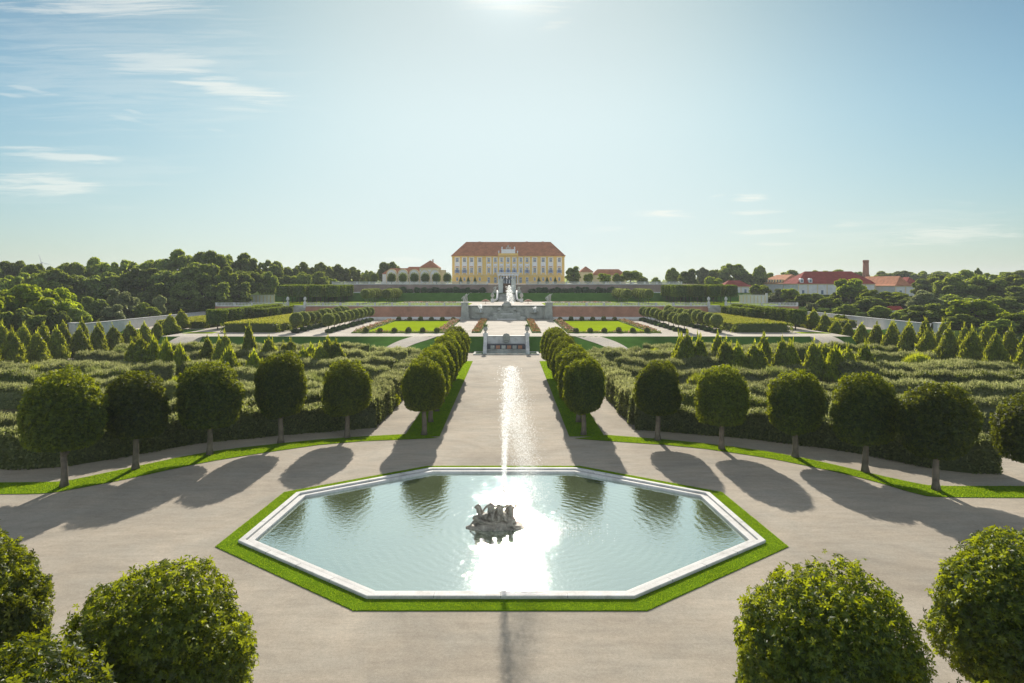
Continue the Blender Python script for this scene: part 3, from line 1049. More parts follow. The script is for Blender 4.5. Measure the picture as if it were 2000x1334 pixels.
def hedge_mesh(path, w, h, mat, dens=46, size=0.13, shoot_d=26, shoot_h=0.42, shoot_mat=None, base=0.0, flat=False):
    """foliage wall along a path: leaves over top and sides, shoots on top; returns (body mesh, shoots mesh)"""
    path = resample(path, 0.7)
    n = len(path)
    tan = unit(np.gradient(path, axis=0))
    nor = np.stack([-tan[:, 1], tan[:, 0]], 1)
    seg = np.linalg.norm(np.diff(path, axis=0), axis=1)
    L = seg.sum()
    s_cum = np.concatenate([[0], np.cumsum(seg)])
    ph = RNG.uniform(0, 6, 8)

    def hh(s):
        return h * (1 + 0.07 * np.sin(s * 0.42 + ph[0]) + 0.06 * np.sin(s * 1.1 + ph[1]) + 0.05 * np.sin(s * 2.6 + ph[2])) if not flat else h * np.ones_like(s)

    def ww(s):
        return 0.5 * w * (1 + 0.08 * np.sin(s * 0.8 + ph[3]) + 0.05 * np.sin(s * 2.1 + ph[4]))

    def point(s, q):
        x = np.interp(s, s_cum, path[:, 0]) + np.interp(s, s_cum, nor[:, 0]) * q
        y = np.interp(s, s_cum, path[:, 1]) + np.interp(s, s_cum, nor[:, 1]) * q
        return x, y

    c = Cloud()
    # sides
    m = int(L * h * 2 * dens)
    s = RNG.uniform(0, L, m)
    sd = np.where(RNG.uniform(0, 1, m) < 0.5, -1.0, 1.0)
    zf = RNG.uniform(0.0, 1.0, m)
    q = sd * (ww(s) * (1 - 0.22 * zf ** 3) + RNG.normal(size=m) * 0.07)
    x, y = point(s, q)
    N = np.stack([np.interp(s, s_cum, nor[:, 0]) * sd, np.interp(s, s_cum, nor[:, 1]) * sd, 0.25 + 0.5 * zf], 1)
    c.leaves(np.stack([x, y, base + zf * hh(s)], 1), unit(N), size, 0.75)
    # top
    m = int(L * w * dens * 1.3)
    s = RNG.uniform(0, L, m)
    u = RNG.uniform(-1, 1, m)
    x, y = point(s, u * ww(s) * 0.95)
    zt = base + hh(s) * (1 - 0.10 * np.abs(u) ** 3) + RNG.normal(size=m) * 0.07
    c.leaves(np.stack([x, y, zt], 1), np.array([[0, 0, 1.0]]).repeat(m, 0), size, 0.8)
    # ends
    for e in (0.0, L):
        m = int(w * h * dens)
        x, y = point(np.full(m, e), RNG.uniform(-0.5, 0.5, m) * w)
        t = tan[0] * -1 if e == 0 else tan[-1]
        c.leaves(np.stack([x, y, base + RNG.uniform(0, 1, m) * h], 1), np.array([[t[0], t[1], 0.3]]).repeat(m, 0), size, 0.75)
    # core
    prof = [(-0.86, 0.0), (-0.84, 0.7), (-0.66, 0.92), (0.66, 0.92), (0.84, 0.7), (0.86, 0.0)]
    vs = []
    for i in range(n):
        for (a, b) in prof:
            k = 1.0 if 0 < i < n - 1 else 0.98
            p = path[i] + nor[i] * a * w * 0.5 * k
            vs.append((p[0], p[1], base + b * float(hh(np.array([s_cum[i]]))[0])))
    c.grid(vs, 6, n, closed_u=False)
    c._add(np.array(vs[:6]), np.array([[0, 1, 4, 5], [1, 2, 3, 4]]), np.full(2, 0.3))
    c._add(np.array(vs[-6:]), np.array([[0, 1, 4, 5], [1, 2, 3, 4]]), np.full(2, 0.3))
    body = c.mesh('foliage', mat)
    sh = None
    if shoot_d:
        c = Cloud()
        m = int(L * w * shoot_d)
        s = RNG.uniform(0, L, m)
        u = RNG.uniform(-1, 1, m)
        x, y = point(s, u * ww(s))
        keep = (np.sin(s * 1.7 + ph[5]) * np.sin(u * 3 + s * 0.6 + ph[6]) + RNG.normal(size=m) * 0.6) > -0.5
        zt = base + hh(s) * (1 - 0.10 * np.abs(u) ** 3) - 0.08
        P = np.stack([x, y, zt], 1)[keep]
        c.shoots(P, shoot_h, 0.04, 0.3)
        m = len(P)
        c.leaves(P + np.stack([RNG.normal(size=m) * 0.05, RNG.normal(size=m) * 0.05, RNG.uniform(0.05, shoot_h * 0.9, m)], 1), np.tile([[0, -0.6, 0.8]], (m, 1)), 0.10, 0.9, 0.35,
                 axis=np.tile([[0, 0, 1.0]], (m, 1)))
        sh = c.mesh('shoots', shoot_mat or M['shoot'])
    return body, sh


def hedge(path, w, h, label, group, mat='hedge', smat='shoot', **kw):
    t = thing('hedge', label, 'hedge', (0, 0, 0), 0, group)
    p0 = np.array(path[0], float)
    loc = (float(p0[0]), float(p0[1]), kw.pop('base', 0.0))
    t.location = loc
    rel = [np.array(p, float) - p0 for p in path]
    body, sh = hedge_mesh(rel, w, h, M[mat], shoot_mat=M[smat], **kw)
    link_mesh('foliage', body, t)
    if sh is not None:
        link_mesh('shoot_layer', sh, t)
    return t


G_MAZE = 'hedges of the overgrown maze'
LF = [at(735, 836), at(600, 846), at(500, 856), at(400, 864), at(260, 889), at(140, 914), at(60, 917), at(-60, 917), at(-200, 917)]
RF = [at(1241, 840), at(1330, 846), at(1460, 857), at(1567, 870), at(1680, 886), at(1750, 900), at(1845, 924), at(1955, 926)]


def offset_path(pts, dist, s):
    """shift a front line away from the pool (backwards)"""
    pts = np.array(pts)
    tan = unit(np.gradient(pts, axis=0))
    nor = np.stack([-tan[:, 1], tan[:, 0]], 1)
    nor = nor * np.sign(nor[:, 1:2] + 1e-9)
    return pts + nor * dist


def sub(pts, a, b):
    A = match(pts, 60)
    i, j = int(a * 59), int(b * 59)
    return smooth_poly(list(A[i:j + 1:6]) + ([A[j]] if (j - i) % 6 else []), 1)


for s, sn, FL in ((-1, 'left', LF), (1, 'right', RF)):
    FLs = np.array(FL)
    front = sub(offset_path(FLs, 1.3, s), 0.0, 1.0)
    if s < 0:
        hedge(front, 2.6, 2.45, 'long dark front hedge behind the left verge trees', G_MAZE, dens=75)
    else:
        hedge(front, 2.6, 2.35, 'long dark front hedge behind the right verge trees', G_MAZE, dens=75)
    # flank along the avenue path
    xi = 13.6
    hedge([(s * xi, 66.8), (s * xi, 84)], 2.7, 2.6, 'silvery feathery hedge flanking the %s avenue path, near half' % sn, G_MAZE, dens=80, shoot_d=60, shoot_h=0.6)
    hedge([(s * xi, 86), (s * xi, 110)], 2.7, 2.6, 'feathery hedge flanking the %s avenue path, far half' % sn, G_MAZE, dens=60, shoot_d=40)
    hn = 0
    spec = [(7.0, 0.08, 0.52, 2.5), (7.6, 0.60, 1.0, 2.3), (13.4, 0.06, 0.40, 2.4), (14.0, 0.47, 0.98, 2.6), (20.0, 0.10, 0.5, 2.3), (20.6, 0.57, 1.0, 2.5)]
    for (off, a, b, hgt) in spec:
        p = sub(offset_path(FLs, off, s), a, b)
        p = [q + np.array([0, 0.7 * math.sin(q[0] * 0.35 + off)]) for q in p]
        where = 'inner' if a < 0.3 else 'outer'
        rown = {7: 'second', 13: 'third', 14: 'third', 20: 'fourth'}[int(off)]
        hedge(p, 2.7, hgt, '%s maze hedge on the %s side, in the %s row behind the verge' % (where, sn, rown), G_MAZE,
              mat='hedge' if hn % 3 else 'hedge_green', dens=54, shoot_d=40, shoot_h=0.5)
        hn += 1
    rows = [(79, 44, 70, -2.5), (87, 48, 70, -3), (94, 16, 41, -4), (95.5, 46, 70, -3), (102.5, 17, 34, -3), (102, 38, 69, -4), (111, 16, 46, -2), (112, 50, 70, -1),
            (119.5, 26, 45, 0), (120, 48, 68, 0), (127.8, 26, 60, 0), (118, 15, 23, 0)]
    for k, (y, xa, xb, bow) in enumerate(rows):
        xsv = np.linspace(xa, xb, 7)
        p = [(s * x, y + bow * math.sin(PI * (x - xa) / (xb - xa)) + 0.8 * math.sin(x * 0.3 + k)) for x in xsv]
        hedge(p, 2.9, 2.35 + 0.35 * math.sin(k * 2.3), 'wild-topped hedge deep in the %s maze, %s of the far rows, %s part' %
              (sn, ORD[{79: 0, 87: 1, 94: 2, 95: 2, 102: 3, 111: 4, 112: 4, 119: 5, 120: 5, 127: 6, 118: 7}[int(y)]], 'inner' if xa < 32 else 'outer'), G_MAZE,
              mat='hedge' if k % 4 != 1 else 'hedge_green', dens=40, size=0.15, shoot_d=40, shoot_h=0.55)
    # loose bright bushes in the gaps
    for k, (px, py) in enumerate(((742, 745), (720, 712), (640, 800), (760, 770)) if s < 0 else ((1340, 775), (1270, 740), (1305, 705), (1480, 800))):
        x, d = at(px, py, 1.4)
        me = drum_crown('foliage', M['cone_bright'], 1.15, 0.9, 0.9, 1400, 0.15, 300 + k, 2.0, 2.2, 0.2)
        t = thing('bush', 'bright green loose bush in a gap of the %s maze, %s from the pool' % (sn, ORD[k]), 'bush', (x, d, 0.75), 0, 'bright bushes in the maze')
        link_mesh('foliage', me, t)

FB = []
for k in range(3):
    c = Cloud()
    D_ = rand_dirs(1500)
    D_[:, 2] = np.abs(D_[:, 2])
    rr_ = 1.25 * bumps(D_, 30, 16, 0.2, 400 + k) * (1 - 0.3 * RNG.uniform(0, 1, 1500) ** 2)
    P_ = D_ * rr_[:, None] * np.array([[1, 1, 1.5]])
    c.leaves(P_, unit(D_ + np.array([[0, 0, 0.3]])), 0.12, 0.8)
    c.shoots(P_[P_[:, 2] > 0.8], 0.6, 0.035, 0.35)
    U_ = uv_dirs(10, 7)
    c.grid(U_ * np.array([[0.9, 0.9, 1.3]]), 10, 7)
    FB.append(c.mesh('foliage', M['hedge' if k else 'cone_bright']))
G_FB = 'loose feathery bushes between the maze hedges'
for s, sn in ((-1, 'left'), (1, 'right')):
    spots = []
    for i in range(16):
        y = (72, 83, 91, 99, 107, 115.5, 123.5)[i % 7] + random.uniform(-1.2, 1.2)
        spots.append((s * random.uniform(18, 66 if y > 75 else 40), y))
    spots.sort(key=lambda p: p[0] / p[1])
    for i, (x, y) in enumerate(spots):
        t = thing('feathery_bush', 'loose feathery bush in a lane of the %s maze, %s from the left' % (sn, ORD[i]), 'bush', (x, y, 0), random.uniform(0, 6), G_FB)
        o = link_mesh('foliage', FB[(i * 5 + (s > 0)) % 3], t)
        w = random.uniform(0.9, 1.5)
        o.scale = (w * random.uniform(1, 1.4), w, random.uniform(0.85, 1.35))

# ------------------------------------------------------------------ conical trees
CONES = [cone_crown('crown', M['cone'], 2.05, 6.0, 5200, 0.19, k + 3) for k in range(4)]
YOUNG = [cone_crown('crown', M['cone'], 1.7, 4.6, 2800, 0.19, 21, 3, 1.2), cone_crown('crown', M['cone_bright'], 1.7, 3.7, 2600, 0.2, 22, 3, 1.2),
         cone_crown('crown', M['cone'], 1.45, 5.2, 2800, 0.19, 23, 2, 1.1), cone_crown('crown', M['cone_bright'], 1.6, 4.2, 2600, 0.2, 24, 2, 1.0)]
CT = trunk_mesh('trunk', M['darkbark'], 1.2, 0.11, 0.08, None, 0.0, 1)


def cone_tree(x, y, z, h, mesh, base_h, label, group, wid=1.0, name='conical_tree'):
    t = thing(name, label, 'tree', (x, y, z), 0, group)
    c = link_mesh('crown', mesh, t)
    k = (h - 0.35) / base_h
    c.location = (0, 0, 0.35)
    c.scale = (wid, wid, k)
    c.rotation_euler = (0, 0, random.uniform(0, 6.28))
    link_mesh('trunk', CT, t)


G_C = 'conical hornbeams along the side paths'
for s, sn in ((-1, 'left'), (1, 'right')):
    xa = 77.0 if s < 0 else 72.8
    for i in range(13):
        y = 95.5 + 5.5 * i
        z = H1 * smoothstep(149.5, 160, y)
        cone_tree(s * xa + random.uniform(-0.3, 0.3), y, z, (6.7 - (0.15 if s < 0 else 0.09) * i) * random.uniform(0.94, 1.06) - (0.6 if i > 10 else 0), CONES[(i * 3 + (s > 0)) % 4], 6.0,
                  'conical tree in the inner row by the %s side path, %s from the camera' % (sn, ORD[i]), G_C, random.uniform(1.0, 1.22))
    for i in range(9):
        y = 99.0 + 5.5 * i
        z = 0.0
        cone_tree(s * (xa + 8.5) + random.uniform(-0.3, 0.3), y, z, random.uniform(6.0, 7.2) - (0.8 if i > 7 else 0), CONES[(i * 3 + 2 + (s > 0)) % 4], 6.0,
                  'conical tree in the outer row by the %s side path, %s from the camera' % (sn, ORD[i]), G_C, random.uniform(0.95, 1.15))
G_Y = 'ragged young trees among the maze hedges'
yl = [(275, 660, 716, 0), (300, 664, 716, 1), (326, 668, 722, 1), (352, 678, 722, 1), (405, 662, 702, 2), (440, 655, 706, 0), (448, 683, 724, 1), (486, 634, 702, 2), (496, 690, 727, 1),
      (525, 662, 702, 0), (568, 667, 704, 0), (592, 684, 716, 3), (607, 678, 712, 1), (626, 676, 716, 0), (640, 662, 712, 2), (656, 668, 712, 0)]
yr = [(1328, 660, 714, 3), (1342, 652, 716, 0), (1366, 662, 716, 3), (1402, 653, 705, 2), (1416, 667, 718, 0), (1440, 676, 720, 1), (1472, 674, 724, 0), (1492, 656, 716, 2),
      (1528, 664, 726, 0), (1546, 674, 726, 3), (1588, 670, 728, 0), (1630, 680, 730, 1), (1655, 680, 728, 0), (1690, 674, 726, 3), (1612, 676, 716, 2)]
for sn, L in (('left', yl), ('right', yr)):
    for i, (px, ty, by, k) in enumerate(L):
        x, d = at(px, by + 16)
        cone_tree(x, d, 0, z_at(ty - 4, d), YOUNG[k], (4.6, 3.7, 5.2, 4.2)[k],
                  '%s young tree standing among the %s maze hedges, %s from the left' % (('dark ragged', 'yellow-green', 'tall thin', 'pale loose')[k], sn, ORD[i]), G_Y,
                  random.uniform(1.05, 1.35), 'young_tree')

# ------------------------------------------------------------------ first terrace planting
BALL = [drum_crown('crown', M['ball'], 1.42, 1.4, 1.3, 2600, 0.13, 40 + k, 2.0, 2.2, 0.05, False, 0.84, 0.2, 200) for k in range(2)]
BT = trunk_mesh('trunk', M['bark'], 1.6, 0.10, 0.08, None, 0.01, 4)
SHRUB = [drum_crown('foliage', M['box'], 0.8, 0.5, 0.55, 700, 0.11, 50 + k, 2.2, 2.6, 0.12) for k in range(2)]
proto = None
for s, sn in ((-1, 'left'), (1, 'right')):
    for row, xr in (('inner', 39.0), ('outer', 46.0)):
        for i in range(10):
            y = 149.5 + 5.0 * i
            lab = 'round-headed standard tree in the %s row of the %s parterre, %s from the bank' % (row, sn, ORD[i])
            grp = 'round-headed trees along the parterres'
            if proto is None:
                t = thing('ball_tree', lab, 'tree', (s * xr, y, H1), 0, grp)
                c = link_mesh('crown', BALL[0], t)
                c.location = (0, 0, 2.85)
                link_mesh('trunk', BT, t)
                proto = note_kids(t)
            else:
                dup(proto, (s * xr + random.uniform(-0.1, 0.1), y, H1), random.uniform(0, 6), lab, grp, random.uniform(0.94, 1.06))
            sh = link_mesh('box_shrub', SHRUB[i % 2])
            sh.location = (s * (xr - 0.4) + random.uniform(-0.3, 0.3), y - 0.9, H1 + 0.5)
            sh.scale = (random.uniform(0.9, 1.5), random.uniform(0.9, 1.2), random.uniform(0.8, 1.1))
            tag(sh, 'low dark shrub under the %s round-headed tree of the %s %s row' % (ORD[i], sn, row), 'shrub', 'low shrubs under the round-headed trees')
    # hedge block and low side maze
    hb = hedge([(s * 56.3, 150), (s * 56.3, 198)], 13.2, 2.05, 'wide flat-topped hedge block on the %s of the parterre, straw-coloured top' % sn, 'hedge blocks of the first terrace',
               mat='hedge_green', smat='shoot_yellow', base=H1, dens=22, size=0.17, shoot_d=20, shoot_h=0.4, flat=True)
    for k in range(3):
        hedge([(s * (73.5 + 5 * k), 162 + 2 * k), (s * (73 + 5 * k), 198)], 3.4, 1.7, 'low yellowish hedge between white wall and pleached trees, %s %s row' % (sn, ORD[k]),
              'hedge blocks of the first terrace', mat='hedge_green', smat='shoot_yellow', base=H1, dens=22, size=0.17, shoot_d=22, shoot_h=0.35, flat=True)


def box_crown(name, mat, wx, wy, h, n, size, seed):
    c = Cloud()
    g = np.random.default_rng(seed)
    P = g.uniform(-1, 1, (n, 3))
    ax = g.choice(3, n, p=[0.35, 0.35, 0.3])
    sg = np.where(g.uniform(0, 1, n) < 0.5, -1.0, 1.0)
    sg[ax == 2] = np.where(g.uniform(0, 1, (ax == 2).sum()) < 0.8, 1.0, -1.0)
    P[np.arange(n), ax] = sg * (1 - 0.16 * g.uniform(0, 1, n) ** 2)
    N = np.zeros((n, 3))
    N[np.arange(n), ax] = sg
    P = P / np.maximum(1, (np.sum(np.abs(P) ** 8, 1, keepdims=True)) ** (1 / 8))
    c.leaves(P * np.array([[wx, wy, h]]) * bumps(unit(P), 30, 18, 0.07, seed)[:, None], unit(N + np.array([[0, 0, 0.2]])), size, 0.7)
    U = uv_dirs(16, 10)
    U = U / (np.sum(np.abs(U) ** 8, 1, keepdims=True)) ** (1 / 8)
    c.grid(U * np.array([[wx, wy, h]]) * 0.84, 16, 10)
    return c.mesh(name, mat)


PL = [box_crown('crown', M['lime'], 1.8, 2.15, 1.9, 2600, 0.22, 60 + k) for k in range(3)]
PT = trunk_mesh('trunk', M['darkbark'], 2.4, 0.13, 0.1, None, 0.01, 2)


def pleached(x, y, z, label, group, k, sx=1.0, sz=1.0, zc=4.1):
    t = thing('pleached_lime', label, 'tree', (x, y, z), 0, group)
    c = link_mesh('crown', PL[k % 3], t)
    c.location = (0, 0, zc)
    c.scale = (sx, 1, sz)
    c.rotation_euler = (0, 0, PI * (k % 2))
    link_mesh('trunk', PT, t)


for s, sn in ((-1, 'left'), (1, 'right')):
    for i in range(9):
        pleached(s * 67.3, 159 + 4.9 * i, H1, 'box-clipped tree in the long row behind the %s hedge block, %s from the bank' % (sn, ORD[i]), 'box-clipped trees of the first terrace', i, 1.0, 0.88, 3.0)
    for i in range(5):
        pleached(s * 63.0, 175 + 4.9 * i, H1, 'box-clipped tree in the short row beside the %s hedge block, %s from the bank' % (sn, ORD[i]), 'box-clipped trees of the first terrace', i, 0.8, 0.8, 2.7)
    for r, xr in enumerate((57.5, 63.0, 68.5, 74.0)):
        for i in range(5):
            pleached(s * xr, 226 + 4.9 * i, H2, 'tall box-clipped lime on the second terrace, %s row of the %s block, %s tree back' % (ORD[r], sn, ORD[i]),
                     'tall box-clipped limes of the second terrace', r + i, 1.0, 1.0, 4.1)
    for r, xr in enumerate((39.5, 46.5)):
        for i in range(6):
            lab = 'round-headed tree on the second terrace, %s %s row, %s tree back' % (sn, ('inner', 'outer')[r], ORD[i])
            dup(proto, (s * xr, 224 + 4.4 * i, H2), i * 1.1, lab, 'round-headed trees of the second terrace', (1.15, 1.15, 1.12))

# ------------------------------------------------------------------ flower beds
ROSE_N = 0


def flower_bed(name, x0, x1, y0, y1, z, h, flower, label, group, leafd=26, fld=12, bushes=0):
    t = thing(name, label, 'flower bed', ((x0 + x1) / 2, (y0 + y1) / 2, z), 0, group)
    wx, wy = abs(x1 - x0), abs(y1 - y0)
    A = wx * wy

    def scatter(n):
        return np.stack([RNG.uniform(-wx / 2, wx / 2, n), RNG.uniform(-wy / 2, wy / 2, n)], 1)

    def hgt(p):
        return h * (0.65 + 0.35 * np.sin(p[:, 0] * 2.3 + 1) * np.sin(p[:, 1] * 1.7) + 0.1 * np.sin(p[:, 1] * 5))
    c = Cloud()
    p = scatter(int(A * leafd))
    c.leaves(np.concatenate([p, (hgt(p) * RNG.uniform(0.3, 1, len(p)))[:, None]], 1), np.tile([[0, 0, 1.0]], (len(p), 1)), 0.16, 1.0)
    link_mesh('foliage', c.mesh('foliage', M['bedleaf']), t)
    c = Cloud()
    p = scatter(int(A * fld))
    k = np.sin(p[:, 0] * 1.3 + p[:, 1] * 0.7) + RNG.normal(size=len(p)) * 0.5 > -0.2
    p = p[k]
    c.leaves(np.concatenate([p, (hgt(p) + 0.08)[:, None]], 1), np.tile([[0, -0.4, 1.0]], (len(p), 1)), 0.14, 0.8, 0.9)
    link_mesh('blossom', c.mesh('blossom', M[flower]), t)
    mb = MB()
    for (a0, a1, b0, b1) in ((-wx / 2 - 0.12, wx / 2 + 0.12, -wy / 2 - 0.12, -wy / 2), (-wx / 2 - 0.12, wx / 2 + 0.12, wy / 2, wy / 2 + 0.12),
                             (-wx / 2 - 0.12, -wx / 2, -wy / 2, wy / 2), (wx / 2, wx / 2 + 0.12, -wy / 2, wy / 2)):
        mb.box(a0, a1, b0, b1, 0, 0.14)
    mb.build('edging', M['bank'], t)
    return t


BUSH = drum_crown('foliage', M['bedleaf'], 0.62, 0.6, 0.5, 420, 0.14, 71, 2.0, 2.2, 0.15)
for s, sn in ((-1, 'left'), (1, 'right')):
    g = 'rose beds framing the parterre lawns'
    flower_bed('flower_bed', s * 13.4, s * 15.4, 150.2, 193, H1, 0.75, 'rose', 'rose bed along the axis side of the %s parterre lawn' % sn, g)
    flower_bed('flower_bed', s * 31.5, s * 33.6, 150.2, 193, H1, 0.75, 'rose', 'rose bed along the outer side of the %s parterre lawn' % sn, g)
    flower_bed('flower_bed', s * 13.4, s * 33.6, 148.2, 150.0, H1, 0.45, 'rose', 'low flower bed along the front of the %s parterre lawn' % sn, g, 30, 6)
    flower_bed('flower_bed', s * 13.4, s * 33.6, 193.2, 195.2, H1, 0.45, 'rose', 'low flower bed behind the %s parterre lawn' % sn, g, 30, 6)
    flower_bed('flower_bed', s * 5.7, s * 7.5, 149, 198, H1, 0.7, 'redflower', 'narrow bed of red flowers on the %s of the central gravel walk' % sn, 'red flower beds beside the central walk', 30, 13)
    for i in range(6):
        b = link_mesh('bed_bush', BUSH)
        b.location = (s * (15.2 + 3.1 * i), 149.1, H1 + 0.55)
        b.rotation_euler = (0, 0, i)
        b.scale = (1, 1, random.uniform(0.9, 1.25))
        tag(b, 'small bush in the front bed of the %s parterre lawn, %s from the axis' % (sn, ORD[i]), 'bush', 'small bushes in the front beds')
        b = link_mesh('bed_bush', BUSH)
        b.location = (s * (15.2 + 3.1 * i), 194.3, H1 + 0.55)
        b.scale = (1.1, 1.1, random.uniform(0.9, 1.3))
        tag(b, 'small bush in the back bed of the %s parterre lawn, %s from the axis' % (sn, ORD[i]), 'bush', 'small bushes in the back beds')
    flower_bed('flower_bed', s * 13.5, s * 35, 229.5, 231.5, H2, 0.4, 'rose', 'thin flower border on the second terrace, %s of the cascade' % sn, 'flower borders of the second terrace', 14, 8)

# ------------------------------------------------------------------ walls and balustrades


def balustrade(x0, x1, y, z, label, group, h=0.92, step=0.42, dep=0.3, post=5.0):
    t = thing('balustrade', label, 'balustrade', ((x0 + x1) / 2, y, z), 0, group)
    w = abs(x1 - x0) / 2
    MB().box(-w, w, -dep / 2, dep / 2, 0, 0.14).build('base', M['stone'], t)
    MB().box(-w, w, -dep / 2, dep / 2, h - 0.14, h).build('rail', M['stone'], t)
    n = max(1, round(2 * w / post))
    for i in range(n + 1):
        x = -w + 2 * w * i / n
        MB().box(x - 0.27, x + 0.27, -dep / 2 - 0.04, dep / 2 + 0.04, 0.0, h + 0.05).build('post', M['stone'], t)
    mb = MB()
    k = int(2 * w / step)
    for i in range(k):
        x = -w + step * (i + 0.5)
        mb.box(x - 0.09, x + 0.09, -0.08, 0.08, 0.141, h - 0.141)
    mb.build('baluster_lattice', M['stone'], t)
    return t


def brick_wall(x0, x1, y, z0, z1, label, group, mat='brick', plinth=0.75, thick=0.6):
    t = thing('brick_wall', label, 'wall', ((x0 + x1) / 2, y, z0), 0, group)
    w = abs(x1 - x0) / 2
    H = z1 - z0
    MB().box(-w, w, 0, thick, plinth, H - 0.12).build('brick_face', M[mat], t)
    MB().box(-w, w, -0.06, thick, -0.3, plinth).build('plinth', M['whitewall'], t)
    MB().box(-w, w, -0.1, thick, H - 0.12, H + 0.03).build('coping', M['stone'], t)


G_W = 'brick retaining walls of the second terrace'
for (a, b, lab) in ((-86, -65, 'outer left'), (-59.6, -13.4, 'inner left'), (13.4, 59.6, 'inner right'), (65, 86, 'outer right')):
    brick_wall(a, b, Y2, H1, H2, 'long red brick retaining wall, %s stretch beside the stone cascade terrace' % lab, G_W)
    balustrade(a, b, Y2 + 0.25, H2 + 0.03, 'white stone balustrade on the red brick wall, %s stretch' % lab, 'balustrades of the second terrace')


def urn_mesh():
    mb = MB().lathe([(0.3, 0), (0.3, 0.08), (0.12, 0.2), (0.16, 0.3), (0.42, 0.6), (0.46, 0.95), (0.33, 1.15), (0.40, 1.28), (0.2, 1.32), (0.1, 1.5), (0.02, 1.6)], 14)
    return mb


for s, sn in ((-1, 'left'), (1, 'right')):
    # stairs in the wall opening
    t = thing('garden_stair', 'grey stone stair cut through the red brick wall on the %s' % sn, 'stair', (s * 62.3, Y2, H1), 0, 'stairs through the brick wall')
    mb = MB()
    n = 16
    for i in range(n):
        mb.box(-2.69, 2.69, -1.0 + i * 0.5, 7.2, i * (H2 - H1) / n - (0 if i else 0.2), (i + 1) * (H2 - H1) / n - 0.002 * 0)
    mb.build('flight', M['oldstone'], t)
    for q in (-1, 1):
        MB().box(q * 2.55 - 0.3, q * 2.55 + 0.3, -0.4, 0.5, 3.4, 5.2).build('pedestal', M['stone'], t)
        v = thing('stone_vase', 'white stone vase on the %s pedestal of the %s garden stair' % ('axis-side' if q * s < 0 else 'outer', sn), 'vase', (s * 62.3 + q * 2.55, Y2 + 0.05, H1 + 5.2), 0,
                  'vases beside the garden stairs')
        urn_mesh().build('bowl', M['stone'], v)
    # long white side wall
    t = thing('side_wall', 'long white garden wall running back on the %s, with narrow pilasters' % sn, 'wall', (s * 89.3, 150, 0), 0, 'white side walls')
    MB().box(-0.25, 0.25, -6, 52, -0.5, 5.0).build('wall_face', M['whitewall'], t)
    MB().box(-0.4, 0.4, -6, 52, 5.0, 5.16).build('coping', M['stone'], t)
    for i in range(15):
        MB().box(-0.34, 0.34, -5.8 + i * 4.1, -5.4 + i * 4.1, -0.5, 4.998).build('pilaster', M['whitewall'], t)
    t = thing('gate_pier', 'white square gate pier at the near end of the %s garden wall' % sn, 'pier', (s * 89.3, 141.0, 0), 0, 'gate piers of the side walls')
    MB().box(-0.7, 0.7, -0.7, 0.7, -0.5, 5.3).build('shaft', M['whitewall'], t)
    MB().box(-0.85, 0.85, -0.85, 0.85, 5.3, 5.55).build('cap', M['stone'], t)
    # panelled end wall of the second terrace
    t = thing('panel_wall', 'white wall with ochre pilasters at the %s end of the second terrace' % sn, 'wall', (s * 83.0, 231, H2), math.radians(-14 * s), 'panelled end walls')
    MB().box(-4.2, 4.2, -0.2, 0.2, 0, 2.5).build('wall_face', M['whitewall'], t)
    for i in range(8):
        x = -4.05 + i * 1.157
        MB().box(x - 0.13, x + 0.13, -0.27, -0.2, 0, 2.45).build('pilaster', M['cream'], t)
    MB().box(-4.3, 4.3, -0.33, 0.33, 2.5, 2.72).build('coping', M['stone'], t)
    MB().box(s * 4.6 - 0.35, s * 4.6 + 0.35, -0.4, 0.4, 0, 3.3).build('end_post', M['stone'], t)
    # upper brick wall
    brick_wall(*sorted((s * 7.6, s * 67.0)), Y4, H3, H4, 'upper brick wall below the palace forecourt, %s of the gate' % sn, 'brick walls below the palace forecourt', 'brick_dim', 0.3)
    balustrade(*sorted((s * 7.6, s * 38)), Y4 + 0.25, H4 + 0.03, 'pale balustrade of the palace forecourt, inner %s stretch' % sn, 'balustrades of the palace forecourt')
    balustrade(*sorted((s * 38.8, s * 67)), Y4 + 0.25, H4 + 0.03, 'pale balustrade of the palace forecourt, outer %s stretch' % sn, 'balustrades of the palace forecourt')

WSH = [drum_crown('foliage', M['box'], 1.3, 1.0, 0.9, 900, 0.17, 80 + k, 2.0, 2.4, 0.22) for k in range(3)]
for s, sn in ((-1, 'left'), (1, 'right')):
    for i in range(15):
        sh = link_mesh('wall_shrub', WSH[i % 3])
        sz = random.uniform(0.75, 1.3)
        sh.location = (s * (9.6 + i * 2.5 + random.uniform(-0.5, 0.5)), Y4 - 1.6, H3 + 0.8 * sz)
        sh.scale = (random.uniform(0.9, 1.4), 0.8, sz)
        tag(sh, 'dark shrub against the upper brick wall, %s from the gate on the %s' % (ORD[i], sn), 'shrub', 'shrubs against the upper brick wall')

# ------------------------------------------------------------------ statues


def skin_mesh(name, nodes, edges, mat, sub=1, voxel=0.0):
    """nodes: (x, y, z, r); one continuous body"""
    me = bpy.data.meshes.new(name)
    me.from_pydata([n[:3] for n in nodes], edges, [])
    o = bpy.data.objects.new(name, me)
    COL.objects.link(o)
    o.modifiers.new('skin', 'SKIN')
    for i, n in enumerate(nodes):
        sv = me.skin_vertices[0].data[i]
        sv.radius = (n[3] * 1.28, n[3] * 1.28)
        sv.use_root = (i == 0)
    o.modifiers.new('sub', 'SUBSURF').levels = sub
    dg = bpy.context.evaluated_depsgraph_get()
    dg.update()
    m2 = bpy.data.meshes.new_from_object(o.evaluated_get(dg))
    m2.name = name
    bpy.data.objects.remove(o)
    m2.polygons.foreach_set('use_smooth', [True] * len(m2.polygons))
    m2.materials.clear()
    m2.materials.append(mat)
    return m2


